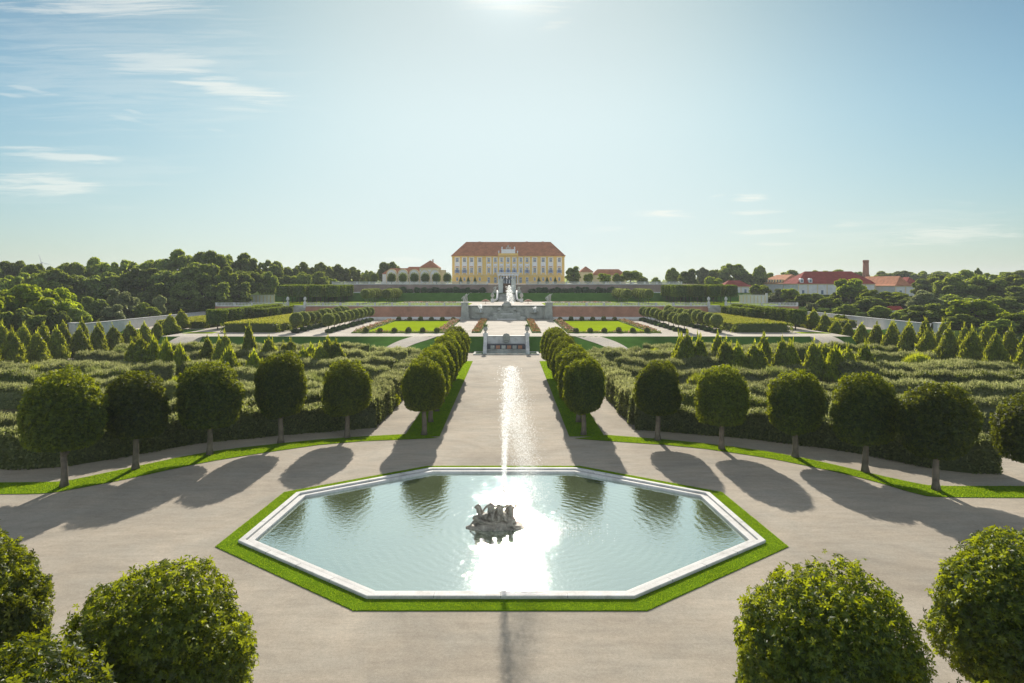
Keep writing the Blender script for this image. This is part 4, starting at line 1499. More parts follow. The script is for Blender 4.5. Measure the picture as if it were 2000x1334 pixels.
def figure(kind):
    """statue bodies about 1.75 high when standing"""
    if kind == 'stand':
        N = [(0, 0, .92, .15), (0, 0, 1.15, .13), (0, 0, 1.38, .17), (0, 0, 1.52, .06), (0, -.02, 1.66, .105),
             (-.2, 0, 1.42, .065), (-.36, -.1, 1.2, .05), (-.3, -.28, 1.05, .045), (.2, 0, 1.42, .065), (.42, -.08, 1.55, .05), (.5, -.12, 1.8, .045),
             (-.1, 0, .85, .1), (-.12, -.03, .48, .075), (-.12, 0, .06, .06), (.1, 0, .85, .1), (.14, -.1, .5, .075), (.12, .02, .06, .06)]
        E = [(0, 1), (1, 2), (2, 3), (3, 4), (2, 5), (5, 6), (6, 7), (2, 8), (8, 9), (9, 10), (0, 11), (11, 12), (12, 13), (0, 14), (14, 15), (15, 16)]
    elif kind == 'sit':
        N = [(0, 0, .3, .2), (0, .03, .6, .17), (.02, 0, .88, .2), (.02, -.03, 1.04, .075), (.03, -.06, 1.2, .125),
             (-.22, 0, .9, .08), (-.42, -.05, .68, .06), (-.52, -.2, .45, .05), (.24, 0, .9, .08), (.46, -.1, .98, .06), (.62, -.16, 1.2, .05),
             (-.13, -.12, .3, .12), (-.2, -.5, .36, .095), (-.22, -.58, -.02, .07), (.13, -.12, .3, .12), (.25, -.46, .28, .095), (.3, -.62, -.05, .07)]
        E = [(0, 1), (1, 2), (2, 3), (3, 4), (2, 5), (5, 6), (6, 7), (2, 8), (8, 9), (9, 10), (0, 11), (11, 12), (12, 13), (0, 14), (14, 15), (15, 16)]
    elif kind == 'recline':
        N = [(0, 0, .25, .22), (-.3, 0, .42, .2), (-.55, -.03, .68, .21), (-.66, -.05, .84, .08), (-.72, -.06, 1.0, .13),
             (-.72, .12, .55, .08), (-.95, .1, .3, .065), (-1.1, 0, .1, .05), (-.4, -.18, .66, .08), (-.15, -.3, .52, .06), (.1, -.34, .45, .05),
             (.25, -.1, .28, .15), (.7, -.18, .36, .11), (1.05, -.22, .06, .08), (.2, .12, .25, .14), (.62, .16, .18, .11), (1.05, .14, .02, .08)]
        E = [(0, 1), (1, 2), (2, 3), (3, 4), (2, 5), (5, 6), (6, 7), (2, 8), (8, 9), (9, 10), (0, 11), (11, 12), (12, 13), (0, 14), (14, 15), (15, 16)]
    else:   # a sea-horse like creature: chest, arched neck, muzzle, raised legs, coiled tail
        N = [(0, 0, .35, .24), (-.3, 0, .52, .25), (-.5, 0, .85, .18), (-.5, 0, 1.15, .14), (-.62, -.02, 1.3, .13), (-.82, -.04, 1.16, .075),
             (-.45, -.2, .5, .1), (-.8, -.25, .6, .07), (-.92, -.26, .36, .05), (-.42, .2, .45, .1), (-.72, .25, .38, .07), (-.9, .26, .12, .05),
             (.4, 0, .26, .2), (.75, .05, .3, .15), (1.0, .1, .55, .11), (.9, .1, .85, .07), (-.52, 0, 1.45, .05)]
        E = [(0, 1), (1, 2), (2, 3), (3, 4), (4, 5), (1, 6), (6, 7), (7, 8), (1, 9), (9, 10), (10, 11), (0, 12), (12, 13), (13, 14), (14, 15), (4, 16)]
    return N, E


def rock_mesh(name, mat, lumps, seed):
    """heaped boulders merged into one body"""
    g = random.Random(seed)
    bm = bmesh.new()
    for (x, y, z, sx, sy, sz) in lumps:
        r = bmesh.ops.create_icosphere(bm, subdivisions=3, radius=1.0)
        ph = [g.uniform(0, 6) for _ in range(6)]
        for v in r['verts']:
            c = v.co
            k = 1 + 0.13 * math.sin(3 * c.x + ph[0]) * math.sin(4 * c.y + ph[1]) + 0.1 * math.sin(6 * c.z + 3 * c.x + ph[2]) + 0.06 * math.sin(11 * c.y + ph[3]) * math.sin(9 * c.x + ph[4])
            v.co = Vector((x + c.x * sx * k, y + c.y * sy * k, z + c.z * sz * k))
    me = bpy.data.meshes.new(name)
    bm.to_mesh(me)
    bm.free()
    me.polygons.foreach_set('use_smooth', [True] * len(me.polygons))
    me.materials.append(mat)
    return me


FIG = {k: skin_mesh('figure', *figure(k), M['statue']) for k in ('stand', 'sit', 'recline', 'horse')}
FIGP = {}
for k in ('stand', 'sit'):
    FIGP[k] = FIG[k].copy()
    FIGP[k].materials.clear()
    FIGP[k].materials.append(M['statue_pale'])

fs = thing('fountain_sculpture', 'weathered grey stone figures and sea creatures on a rock in the pool', 'sculpture', (JX - 0.38, JY, -0.1))
lumps = [(-.1, 0, .05, 1.35, .8, .36), (-.9, -.2, .0, .55, .45, .3), (.85, -.1, .02, .75, .55, .3), (1.25, -.25, -.02, .5, .4, .22), (0, .1, .38, .75, .5, .35), (.35, -.35, .15, .5, .4, .3),
         (-.45, -.45, .12, .5, .4, .3), (.1, .1, .7, .45, .35, .35), (-1.35, -.3, .0, .35, .3, .22), (.15, -.55, .05, .4, .3, .22), (.7, -.5, .05, .35, .3, .22), (-.25, .05, .6, .7, .4, .36), (.3, .1, .62, .55, .4, .34), (-.75, .1, .3, .5, .4, .35), (.75, .1, .3, .45, .4, .4)]
link_mesh('rock_base', rock_mesh('rock_base', M['statue'], lumps, 5), fs)
for kind, loc, rz, sc in (('recline', (-.62, -.35, .12), 0.15, 0.78), ('sit', (-.28, .0, .62), -0.25, 0.85), ('sit', (.22, -.05, .55), 0.3, 0.82), ('stand', (.88, .0, .14), -0.5, 0.83),
                          ('horse', (-.55, .25, .2), 0.1, 0.86), ('recline', (.55, -.48, .02), PI - 0.3, 0.62), ('horse', (.35, .45, .1), PI - 0.4, 0.75)):
    f = link_mesh('figure' if kind != 'horse' else 'sea_horse', FIG[kind], fs)
    f.location = loc
    f.rotation_euler = (0, 0, rz)
    f.scale = (sc, sc, sc)


fs.scale = (1.0, 1.0, 0.86)

# ------------------------------------------------------------------ jets of water
def spray_mat():
    m, nt, out = new_mat('spray')
    d = nd(nt, 'ShaderNodeBsdfDiffuse', {'Color': (0.9, 0.92, 0.93, 1)})
    t = nd(nt, 'ShaderNodeBsdfTranslucent', {'Color': (0.97, 0.98, 0.98, 1)})
    s = nd(nt, 'ShaderNodeMixShader', {0: 0.85, 1: d.outputs[0], 2: t.outputs[0]})
    nt.links.new(s.outputs[0], out.inputs[0])
    return m


M['spray'] = spray_mat()


def droplets(name, P, r, mat):
    """drops and torn sheets of water, thin enough for the sun behind them to shine through"""
    c = Cloud()
    n = len(P)
    c.leaves(P, np.tile([[0.0, 1.0, 0.15]], (n, 1)), np.asarray(r), 0.9, 0.5, axis=np.tile([[0, 0, 1.0]], (n, 1)))
    return c.mesh(name, mat)


def jet(name, label, x, y, z0, z1, drift, n, r0, parentname='jet', wid=0.5, core_r=0.04, group=None, splash=False):
    t = thing(name, label, 'fountain jet', (x, y, z0), 0, group)
    H = z1 - z0
    # rising column
    m = n // 5
    u = RNG.uniform(0, 1, m)
    spread = core_r * (0.7 + 3.2 * u ** 2)
    P = np.stack([drift * 0.18 * u ** 2 + RNG.normal(size=m) * spread, RNG.normal(size=m) * spread, H * u * (1 - 0.02 * RNG.uniform(0, 1, m))], 1)
    link_mesh('rising_jet', droplets('rising_jet', P, r0 * 1.45 * RNG.uniform(0.6, 1.3, m), M['spray']), t)
    # falling veil: parabolas leaving the top part of the column
    m = n - m
    top = H * (1 - 0.42 * RNG.uniform(0, 1, m) ** 1.4)
    fall = RNG.uniform(0, 1, m) ** 1.05
    z = top * (1 - fall ** 1.7)
    a = RNG.normal(size=m) * wid * 0.55
    b = RNG.normal(size=m) * wid * 0.55
    sp = np.sqrt(fall)
    px = drift * (0.18 * (top / H) ** 2 + 0.82 * fall * (0.55 + 0.5 * RNG.uniform(0, 1, m))) + a * (0.25 + sp)
    P = np.stack([px, b * (0.25 + sp) - 0.12 * drift * fall, z], 1)
    if splash:
        q = 2600
        rr = np.abs(RNG.normal(size=q)) * 1.1
        aa = RNG.uniform(0, 2 * PI, q)
        S = np.stack([drift * 1.15 + rr * np.cos(aa) * 1.3, rr * np.sin(aa), -z0 + np.abs(RNG.normal(size=q)) * 0.14 * np.exp(-rr)], 1)
        link_mesh('splash', droplets('splash', S, 0.02 * RNG.uniform(0.5, 1.3, q), M['spray']), t)
    link_mesh('falling_spray', droplets('falling_spray', P, r0 * 0.85 * RNG.uniform(0.35, 1.3, m) ** 1.0, M['spray']), t)
    return t


jet('water_jet', 'tall white water jet rising from the pool sculpture, spray drifting right', JX + 0.1, JY, 1.4, 9.15, 1.95, 34000, 0.0185, wid=0.66, core_r=0.075, splash=True)
jet('water_jet', 'white jet in front of the palace gate stair', 0.4, 206.5, H2 + 0.5, 12.9, 1.6, 2600, 0.085, wid=0.6, core_r=0.2)
jet('water_jet', 'small jet against the cascade wall, left of the steps', -7.7, 200.4, H1 + 2.2, 7.3, 0.25, 700, 0.085, wid=0.3, core_r=0.12)
jet('water_jet', 'small jet against the cascade wall, right of the steps', 8.2, 200.4, H1 + 2.2, 6.6, 0.25, 700, 0.085, wid=0.3, core_r=0.12)

# ------------------------------------------------------------------ wall fountain at the foot of the first bank
t = thing('wall_fountain', 'pale stone wall fountain with dark basin at the end of the avenue', 'fountain', (0, 133.0, 0))
MB().box(-3.8, 3.8, 4.6, 5.3, 0, 2.95).build('back_wall', M['stone'], t)
MB().box(-4.0, 4.0, 4.45, 5.4, 2.95, 3.1).build('coping', M['stone'], t)
arch = [(-.72, 2.2), (.72, 2.2), (.72, 3.0), (.62, 3.3), (.4, 3.5), (0, 3.6), (-.4, 3.5), (-.62, 3.3), (-.72, 3.0)]
MB().prism(arch, 'y', 4.2, 4.44).build('arched_crest', M['oldstone'], t)
MB().lathe([(0.02, 0), (0.45, 0.1), (0.6, 0.3), (0.62, 0.36), (0.5, 0.36)], 14, (0, 4.0, 1.75)).build('shell', M['oldstone'], t)
MB().box(-3.8, 3.8, 3.0, 4.58, 0, 1.5).build('basin_front', M['darkstone'], t)
for i in range(6):
    x = -2.75 + i * 1.1
    MB().box(x - 0.4, x + 0.4, 2.93, 2.997, 0.62, 1.3).build('panel', M['terracotta' if i % 2 else 'oldstone'], t)
MB().box(-3.85, 3.85, 2.2, 2.99, 0, 0.55).build('step', M['oldstone'], t)
for s in (-1, 1):
    prof = [(0.2, 0), (5.4, 0), (5.4, 3.0), (4.1, 3.0), (3.8, 2.5), (3.5, 1.9), (2.6, 1.5), (1.7, 1.25), (1.0, 1.2), (0.4, 0.85), (0.15, 0.4)]
    MB().prism(prof, 'x', s * 4.2 - 0.35, s * 4.2 + 0.35).build('scroll_wall', M['stone'], t)
    MB().box(s * 4.2 - 0.5, s * 4.2 + 0.5, 4.2, 5.2, 3.0, 3.65).build('pedestal', M['stone'], t)
    v = thing('stone_vase', 'carved pale vase on the %s end of the avenue wall fountain' % ('left' if s < 0 else 'right'), 'vase', (s * 4.2, 137.7, 3.65), 0, 'vases on the wall fountain')
    urn_mesh().build('bowl', M['statue_pale'], v)
    c = Cloud()
    P = RNG.normal(size=(120, 3)) * np.array([[0.22, 0.22, 0.16]]) + np.array([[0, 0, 1.45]])
    c.leaves(P, unit(P - np.array([[0, 0, 1.3]])), 0.14)
    link_mesh('plant', c.mesh('plant', M['box']), v)
t = thing('shallow_basin', 'low pale basin with glittering water in front of the wall fountain', 'basin', (0, 132, 0))
mb = MB()
for (a0, a1, b0, b1) in ((-6.3, 6.3, -2.0, -1.6), (-6.3, 6.3, 2.4, 2.8), (-6.3, -5.9, -1.6, 2.4), (5.9, 6.3, -1.6, 2.4)):
    mb.box(a0, a1, b0, b1, 0, 0.22)
mb.build('rim', M['oldstone'], t)
MB().box(-5.9, 5.9, -1.6, 2.4, 0, 0.16).build('basin_water', M['water2'], t)

# ------------------------------------------------------------------ cascade between the brick walls
t = thing('cascade', 'grey weathered stone cascade with stepped basins in the brick wall', 'cascade', (0, Y2, H1))
MB().box(-11.3, 11.3, 0.6, 1.4, 0, 4.0).build('back_wall', M['oldstone'], t)
MB().box(-11.4, 11.4, 0.4, 1.5, 4.0, 4.18).build('coping', M['stone'], t)
for q in (-7.9, 7.9):
    MB().box(q - 2.6, q + 2.6, 0.3, 0.597, 0.3, 3.7).build('rusticated_panel', M['oldstone'], t)
    MB().lathe([(0.05, 0), (0.9, 0.15), (1.15, 0.4), (1.2, 0.5), (1.0, 0.5)], 16, (q, -0.6, 1.7)).build('shell_basin', M['oldstone'], t)
for i in range(7):
    w = 5.2 - i * 0.62
    MB().box(-w, w, -3.2 + i * 0.52, 0.597 - 0.001 * i, 0.5 * i, 0.5 * (i + 1)).build('step', M['oldstone'], t, 0.05)
    MB().box(-w * 0.55, w * 0.55, -3.24 + i * 0.52, -3.203 + i * 0.52, 0.5 * i + 0.08, 0.5 * i + 0.4).build('water_sheet', M['stone' if i in (0, 3) else 'oldstone'], t)
link_mesh('rockwork', rock_mesh('rockwork', M['oldstone'], [(-4.6, -2.6, .5, .9, .5, .55), (4.6, -2.6, .5, .9, .5, .55), (-3.3, -1.4, 1.7, .7, .5, .5), (3.3, -1.4, 1.7, .7, .5, .5),
                                                         (-2.2, .0, 3.0, .8, .5, .6), (2.2, .0, 3.0, .8, .5, .6), (0, .3, 4.1, 1.3, .7, .9), (-.5, .3, 4.7, .5, .4, .5), (.4, .3, 4.8, .5, .4, .5)], 9), t)
for s, sn in ((-1, 'left'), (1, 'right')):
    p = thing('cascade_pier', 'tall tapering grey stone pier on the %s of the cascade' % sn, 'pier', (s * 12.35, Y2 - 0.4, H1), 0, 'piers of the cascade')
    MB().add([(-1.25, -.75, 0), (1.25, -.75, 0), (1.25, 1.2, 0), (-1.25, 1.2, 0), (-.92, -.5, 4.9), (.92, -.5, 4.9), (.92, 1.2, 4.9), (-.92, 1.2, 4.9)],
             [(0, 3, 2, 1), (4, 5, 6, 7), (0, 1, 5, 4), (1, 2, 6, 5), (2, 3, 7, 6), (3, 0, 4, 7)]).build('shaft', M['oldstone'], p)
    MB().box(-1.1, 1.1, -.7, 1.25, 4.9, 5.2).build('cap', M['stone'], p)
    MB().box(-1.45, 1.45, -.95, 1.25, -0.02, 0.5).build('foot', M['oldstone'], p)
    g = thing('statue_group', 'pale stone statue group on the %s cascade pier' % sn, 'statue', (s * 12.35, Y2 - 0.2, H1 + 5.2), 0, 'statue groups on the cascade piers')
    for kind, loc, rz, sc in (('sit', (-.35, 0, .1), .3, 1.45), ('stand', (.45, .1, 0), -.4 * s, 1.45), ('sit', (0, -.25, -.05), PI, 1.0)):
        f = link_mesh('figure', FIGP[kind], g)
        f.location, f.rotation_euler, f.scale = loc, (0, 0, rz), (sc, sc, sc)
    u = thing('stone_vase', 'big pale urn on a pedestal at the foot of the gate stair, %s side' % sn, 'vase', (s * 5.1, 240.5, H2 + 1.1), 0, 'urns at the gate stair')
    mb = urn_mesh()
    mb.v = [(x * 1.5, y * 1.5, z * 1.45) for x, y, z in mb.v]
    mb.build('bowl', M['statue_pale'], u)
    MB().box(-.6, .6, -.6, .6, -1.1, 0).build('pedestal', M['stone'], u)
    w = thing('parasol_pavilion', 'small salmon-pink domed shelter on the second terrace, %s of the jet' % sn, 'parasol', (s * 6.9, 222, H2 + 0.02), 0, 'salmon-pink shelters')
    MB().lathe([(1.5, 0.75), (1.45, 0.8), (0.9, 1.15), (0.15, 1.4), (0.02, 1.45)], 16).build('canopy', M['terracotta'], w)
    MB().lathe([(0.06, 0), (0.05, 0.8)], 8).build('pole', M['iron'], w)

# gate stair and gate
t = thing('gate_stair', 'broad grey stair rising through the grass bank to the palace gate', 'stair', (0, Y3F - 1.5, H2))
mb = MB()
n = 18
for i in range(n):
    mb.box(-3.05, 3.05, i * 0.42, 9.0, i * (H3 - H2) / n - (0 if i else 0.1), (i + 1) * (H3 - H2) / n)
mb.build('flight', M['oldstone'], t)
for s in (-1, 1):
    MB().tube([(s * 3.5, 9, 3.7), (s * 3.5, 6, 3.0), (s * 3.5, 2.5, 1.6), (s * 3.6, 0.4, 0.9), (s * 4.1, -0.6, 0.6), (s * 4.8, -0.9, 0.5)], [0.4, 0.4, 0.4, 0.38, 0.36, 0.36], 8).build('cheek_wall', M['stone'], t)
    g = thing('statue_group', 'reddish stone sphinx figure beside the top of the gate stair, %s' % ('left' if s < 0 else 'right'), 'statue', (s * 4.4, 252, H3), 0, 'figures beside the gate stair')
    MB().box(-.8, .8, -.6, .6, 0, .9).build('pedestal', M['oldstone'], g)
    f = link_mesh('figure', FIGP['sit'], g)
    f.location, f.scale = (0, 0, .9), (1.4, 1.4, 1.4)
t = thing('garden_gate', 'black wrought-iron arched gate between two white piers below the palace', 'gate', (0, Y4 - 1.0, H3))
for s in (-1, 1):
    MB().box(s * 2.45 - 0.85, s * 2.45 + 0.85, -.6, .9, 0, 5.0).build('pier', M['stone'], t)
    MB().box(s * 2.45 - 1.0, s * 2.45 + 1.0, -.75, 1.05, 5.0, 5.35).build('pier_cap', M['stone'], t)
    f = link_mesh('pier_statue', FIGP['stand'], t)
    f.location, f.scale = (s * 2.45, 0.1, 5.35), (1.0, 1.0, .95)
    MB().box(*sorted((s * 3.3, s * 7.6)), -.2, 1.2, 0, 3.3).build('side_wall', M['brick_dim'], t)
mb = MB()
for i in range(9):
    x = -1.5 + i * 0.375
    mb.tube([(x, 0, 3.2), (x, 0, 4.6 + 1.2 * math.sqrt(max(0, 1 - (x / 1.6) ** 2)))], 0.05, 5)
for r in (1.15, 1.4, 1.6):
    mb.tube([(r * math.cos(a), 0, 4.6 + 1.25 * r / 1.6 * math.sin(a)) for a in np.linspace(0, PI, 17)], 0.08, 5)
for i in range(5):
    a = i * 1.25
    mb.tube([(0.5 * math.cos(a + q * 0.5), -.02, 4.9 + 0.45 * math.sin(a + q * 0.5)) for q in range(6)], 0.06, 5)
mb.build('iron_arch', M['iron'], t)
mb = MB()
for s in (-1, 1):
    mb.box(s * 1.5 - 0.16, s * 1.5 + 0.16, -.1, .1, 0, 4.6)
mb.build('iron_frame', M['iron'], t)
MB().box(-1.34, 1.34, 1.6, 1.8, 0, 3.6).build('inner_door', M['wood'], t)

# ------------------------------------------------------------------ palace
PY = 330.0
kx = PY / F_PX


def PXm(px):
    return CAMX + (px - CX) * kx


pal = thing('palace', 'long yellow palace with white window bays and a red hipped roof', 'palace', (0, PY, H4))
PL0, PL1 = PXm(883), PXm(1102.5)
PW, PE, PT_, PR = PL0, PL1, 26.4 - H4, 33.7 - H4
MB().box(PW, PE, 0, 17, -0.3, PT_ - 0.5).build('wall', M['yellow'], pal)
MB().box(PW - 0.3, PE + 0.3, -0.3, 17.3, PT_ - 0.5, PT_).build('cornice', M['yellow'], pal)
rl, rr = PXm(908.5) + 0.0, PXm(1077.5)
ov = 0.6
MB().add([(PW - ov, -ov, PT_ + .02), (PE + ov, -ov, PT_ + .02), (PE + ov, 17 + ov, PT_ + .02), (PW - ov, 17 + ov, PT_ + .02), (rl, 8.5, PR), (rr, 8.5, PR)],
         [(0, 1, 5, 4), (1, 2, 5), (2, 3, 4, 5), (3, 0, 4), (0, 3, 2, 1)]).build('roof', M['roof'], pal)
for x in (PXm(935), PXm(1030), PXm(1062)):
    MB().box(x - 0.5, x + 0.5, 9.2, 10.0, PR - 1.2, PR + 0.25).build('chimney', M['brick'], pal)


def window(x, z0, z1, w, parent, frame=0.16, proud=0.0, mull=True):
    f = MB()
    f.box(x - w / 2 - frame, x + w / 2 + frame, -0.09 - proud, -0.003 - proud, z0 - frame, z0)
    f.box(x - w / 2 - frame, x + w / 2 + frame, -0.09 - proud, -0.003 - proud, z1, z1 + frame)
    f.box(x - w / 2 - frame, x - w / 2, -0.09 - proud, -0.003 - proud, z0, z1)
    f.box(x + w / 2, x + w / 2 + frame, -0.09 - proud, -0.003 - proud, z0, z1)
    if mull:
        f.box(x - 0.04, x + 0.04, -0.075 - proud, -0.003 - proud, z0, z1)
        f.box(x - w / 2, x + w / 2, -0.07 - proud, -0.004 - proud, z0 + (z1 - z0) * 0.62, z0 + (z1 - z0) * 0.62 + 0.07)
    o = f.build('window', M['trim'], parent)
    MB().box(x - w / 2, x + w / 2, -0.045 - proud, -0.003 - proud, z0, z1).build('pane', M['glass'], o)
    return o


side_b = [893, 907.2, 921, 937, 1044.3, 1061, 1075.7, 1092.4]
cent_b = [954.6, 967.5, 979.5, 992.2, 1004.7, 1017, 1029.5]
for px in side_b + cent_b:
    x = PXm(px)
    cen = px in cent_b
    wide = 1.2 if not cen else 1.02
    if px in (954.6, 1029.5):
        wide = 1.2
    zb, zt = 17.5 - H4, 25.95 - H4
    # white pilaster strips, top band and mid panel, flush with each other only edge to edge
    bay = MB()
    bay.box(x - wide, x - wide + 0.36, -0.12, -0.002, zb, zt)
    bay.box(x + wide - 0.36, x + wide, -0.12, -0.002, zb, zt)
    bay.box(x - wide + 0.36, x + wide - 0.36, -0.11, -0.002, zt - 0.32, zt)
    if cen:
        bay.box(x - wide + 0.36, x + wide - 0.36, -0.10, -0.002, 21.6 - H4, 22.65 - H4)
        ar = [(x + 0.66 * math.cos(a), 21.0 - H4 + 0.5 * math.sin(a)) for a in np.linspace(0, PI, 9)]
        bay.prism(ar, 'y', -0.16, -0.002)
    else:
        bay.box(x - wide + 0.36, x + wide - 0.36, -0.10, -0.002, 21.4 - H4, 23.35 - H4)
    bay.build('white_bay', M['trim'], pal)
    if not cen:
        MB().box(x - 0.78, x + 0.78, -0.22, -0.002, 21.16 - H4, 21.38 - H4).build('window_hood', M['roof'], pal)
        for q in (-.5, 0, .5):
            MB().box(x + q - 0.14, x + q + 0.14, -0.13, -0.002, 20.75 - H4, 21.08 - H4).build('bracket', M['trim'], pal)
    else:
        ar = [(x + 0.80 * math.cos(a), 21.02 - H4 + 0.62 * math.sin(a)) for a in np.linspace(0, PI, 9)]
        ai = [(x + 0.68 * math.cos(a), 21.02 - H4 + 0.5 * math.sin(a)) for a in np.linspace(PI, 0, 9)]
        mb = MB()
        for q in range(8):
            mb.prism([ar[q], ar[q + 1], ai[7 - q], ai[8 - q]], 'y', -0.2, -0.165)
        mb.build('window_hood', M['roof'], pal)
    window(x, 23.5 - H4, 25.35 - H4, 1.18 if not cen else 0.98, pal, 0.08, 0.002)
    window(x, 18.35 - H4, 20.55 - H4, 1.12 if not cen else 0.96, pal, 0.08, 0.002)
    if px not in (979.5, 992.2, 1004.7):
        window(x, (14.4 if px not in (954.6, 967.5, 1017, 1029.5) else 13.4) - H4, 16.0 - H4, 0.85 if not cen else 1.1, pal, 0.1, 0.0)
    if px in (893, 907.2, 1075.7, 1092.4, 1029.5, 979.5, 992.2, 1004.7):
        b = MB()
        b.box(x - 1.05, x + 1.05, -0.75, -0.7, 18.3 - H4, 18.38 - H4)
        b.box(x - 1.05, x + 1.05, -0.75, -0.7, 19.5 - H4, 19.6 - H4)
        for q in range(15):
            xx = x - 1.05 + 2.1 * q / 14
            b.box(xx - 0.045, xx + 0.045, -0.74, -0.71, 18.38 - H4, 19.5 - H4)
        for q in (-1.05, 1.05):
            b.box(x + q - 0.03, x + q + 0.03, -0.7, -0.13, 18.3 - H4, 18.4 - H4)
            b.box(x + q - 0.03, x + q + 0.03, -0.7, -0.13, 19.5 - H4, 19.6 - H4)
        bo = b.build('balcony_railing', M['blueiron'], pal)
        MB().box(x - 1.1, x + 1.1, -0.8, -0.125, 18.12 - H4, 18.28 - H4).build('balcony_slab', M['trim'], pal)
MB().box(PW - 0.05, PE + 0.05, -0.16, -0.001, 17.05 - H4, 17.35 - H4).build('string_course', M['cream'], pal)
MB().box(PXm(919), PXm(923.5), -0.12, -0.002, 14.5 - H4, 15.9 - H4).build('notice_panel', M['cream'], pal)
# attic
xa, xb = PXm(973), PXm(1012)
MB().box(xa, xb, -0.45, 0.6, PT_ + .03, PT_ + 1.3).build('attic_base', M['yellow'], pal)
xc, xd = PXm(979.2), PXm(1006.2)
MB().box(xc, xd, -0.35, 0.5, PT_ + 1.3, PT_ + 3.0).build('attic_panel', M['trim'], pal)
MB().box(xc - .2, xd + .2, -0.5, 0.6, PT_ + 3.0, PT_ + 3.25).build('attic_cornice', M['trim'], pal)
for x, z, sc, k in ((PXm(989.5), 3.25, .95, 'sit'), (PXm(992.5), 3.25, 1.25, 'stand'), (PXm(995.8), 3.25, .95, 'sit')):
    f = link_mesh('attic_statue', FIGP[k], pal)
    f.location, f.scale = (x, 0, PT_ + z), (sc, sc, sc)
for x, z in ((xc + .3, 3.25), (xd - .3, 3.25), (xa + .3, 1.3), (xb - .3, 1.3)):
    MB().lathe([(.3, 0), (.15, .2), (.36, .6), (.3, .95), (.1, 1.2), (.02, 1.4)], 10, (x, 0, PT_ + z)).build('attic_vase', M['trim'], pal)
# portico
px0, px1 = PXm(972), PXm(1012.5)
MB().box(px0, px1, -4.2, -0.8, 16.9 - H4, 17.5 - H4).build('portico_slab', M['trim'], pal)
for x in np.linspace(px0 + .35, px1 - .35, 8):
    MB().lathe([(.34, 0), (.34, .15), (.26, .25), (.22, 3.5), (.34, 3.7), (.34, 3.88)], 12, (x, -3.8, 0)).build('column', M['trim'], pal)
b = MB()
b.box(px0, px1, -4.15, -4.05, 18.35 - H4, 18.5 - H4)
for x in np.linspace(px0 + .1, px1 - .1, 40):
    b.box(x - .06, x + .06, -4.14, -4.06, 17.5 - H4, 18.35 - H4)
b.build('portico_railing', M['trim'], pal)
MB().box(px0 + 1, px1 - 1, -0.2, -0.002, 0, 3.4).build('portico_door', M['glass'], pal)

TOP = cone_crown('crown', M['box'], 0.95, 3.2, 900, 0.14, 5)
for i, px in enumerate((899.7, 914.6, 927.7, 1052.3, 1068.4, 1084.4)):
    d = 323
    t = thing('clipped_yew', 'small dark cone-shaped yew before the palace wall, %s from the left' % ORD[i], 'tree', (X_at(px, d), d, H4), 0, 'cone-shaped yews before the palace')
    c = link_mesh('crown', TOP, t)
    c.location = (0, 0, 0.15)
    link_mesh('trunk', CT, t).scale = (0.6, 0.6, 0.5)

# ------------------------------------------------------------------ orangery wings


def gable_box(mb_wall, mb_roof, x0, x1, y0, y1, z0, ze, zr, hip=True, inset=None):
    mb_wall.box(x0, x1, y0, y1, z0, ze)
    o = 0.35
    ins = inset if inset is not None else (y1 - y0) / 2
    ym = (y0 + y1) / 2
    mb_roof.add([(x0 - o, y0 - o, ze + .01), (x1 + o, y0 - o, ze + .01), (x1 + o, y1 + o, ze + .01), (x0 - o, y1 + o, ze + .01), (x0 + ins, ym, zr), (x1 - ins, ym, zr)],
                [(0, 1, 5, 4), (1, 2, 5), (2, 3, 4, 5), (3, 0, 4), (0, 3, 2, 1)])


D = 300.0
t = thing('orangery', 'low white garden building with ochre pavilion left of the palace', 'building', (0, D, H4))
zz = lambda py: z_at(py, D) - H4
w1, r1 = MB(), MB()
gable_box(w1, r1, X_at(747, D), X_at(820, D), 0, 7, 0, zz(535), zz(523.5), inset=3.0)
w1.build('wing_wall', M['whitewall'], t)
r1.build('wing_roof', M['roof'], t)
w1, r1 = MB(), MB()
gable_box(w1, r1, X_at(783, D), X_at(822, D), 7.4, 14, 0, zz(531), zz(520), inset=2.0)
w1.build('rear_wall', M['whitewall'], t)
r1.build('rear_roof', M['roof'], t)
w1, r1 = MB(), MB()
gable_box(w1, r1, X_at(820.3, D), X_at(857.5, D), -2, 9, 0, zz(523), zz(508), inset=4.1)
w1.build('pavilion_wall', M['cream'], t)
r1.build('pavilion_roof', M['roof'], t)
for px in (826, 839, 852):
    x = X_at(px, D)
    MB().box(x - 1.1, x + 1.1, -2.08, -2.002, 0.3, zz(527)).build('white_panel', M['whitewall'], t)
w1 = MB().box(X_at(857.8, D), X_at(868, D), 2, 8, 0, zz(527))
w1.build('side_wall', M['cream'], t)
for px in (757, 776, 798):
    window_o = MB().box(X_at(px, D) - .5, X_at(px, D) + .5, -0.06, -0.002, 1.0, 2.6).build('window', M['glass'], t)
MB().box(X_at(844, D) - .25, X_at(844, D) + .25, 3, 3.5, zz(513), zz(506)).build('chimney', M['brick'], t)

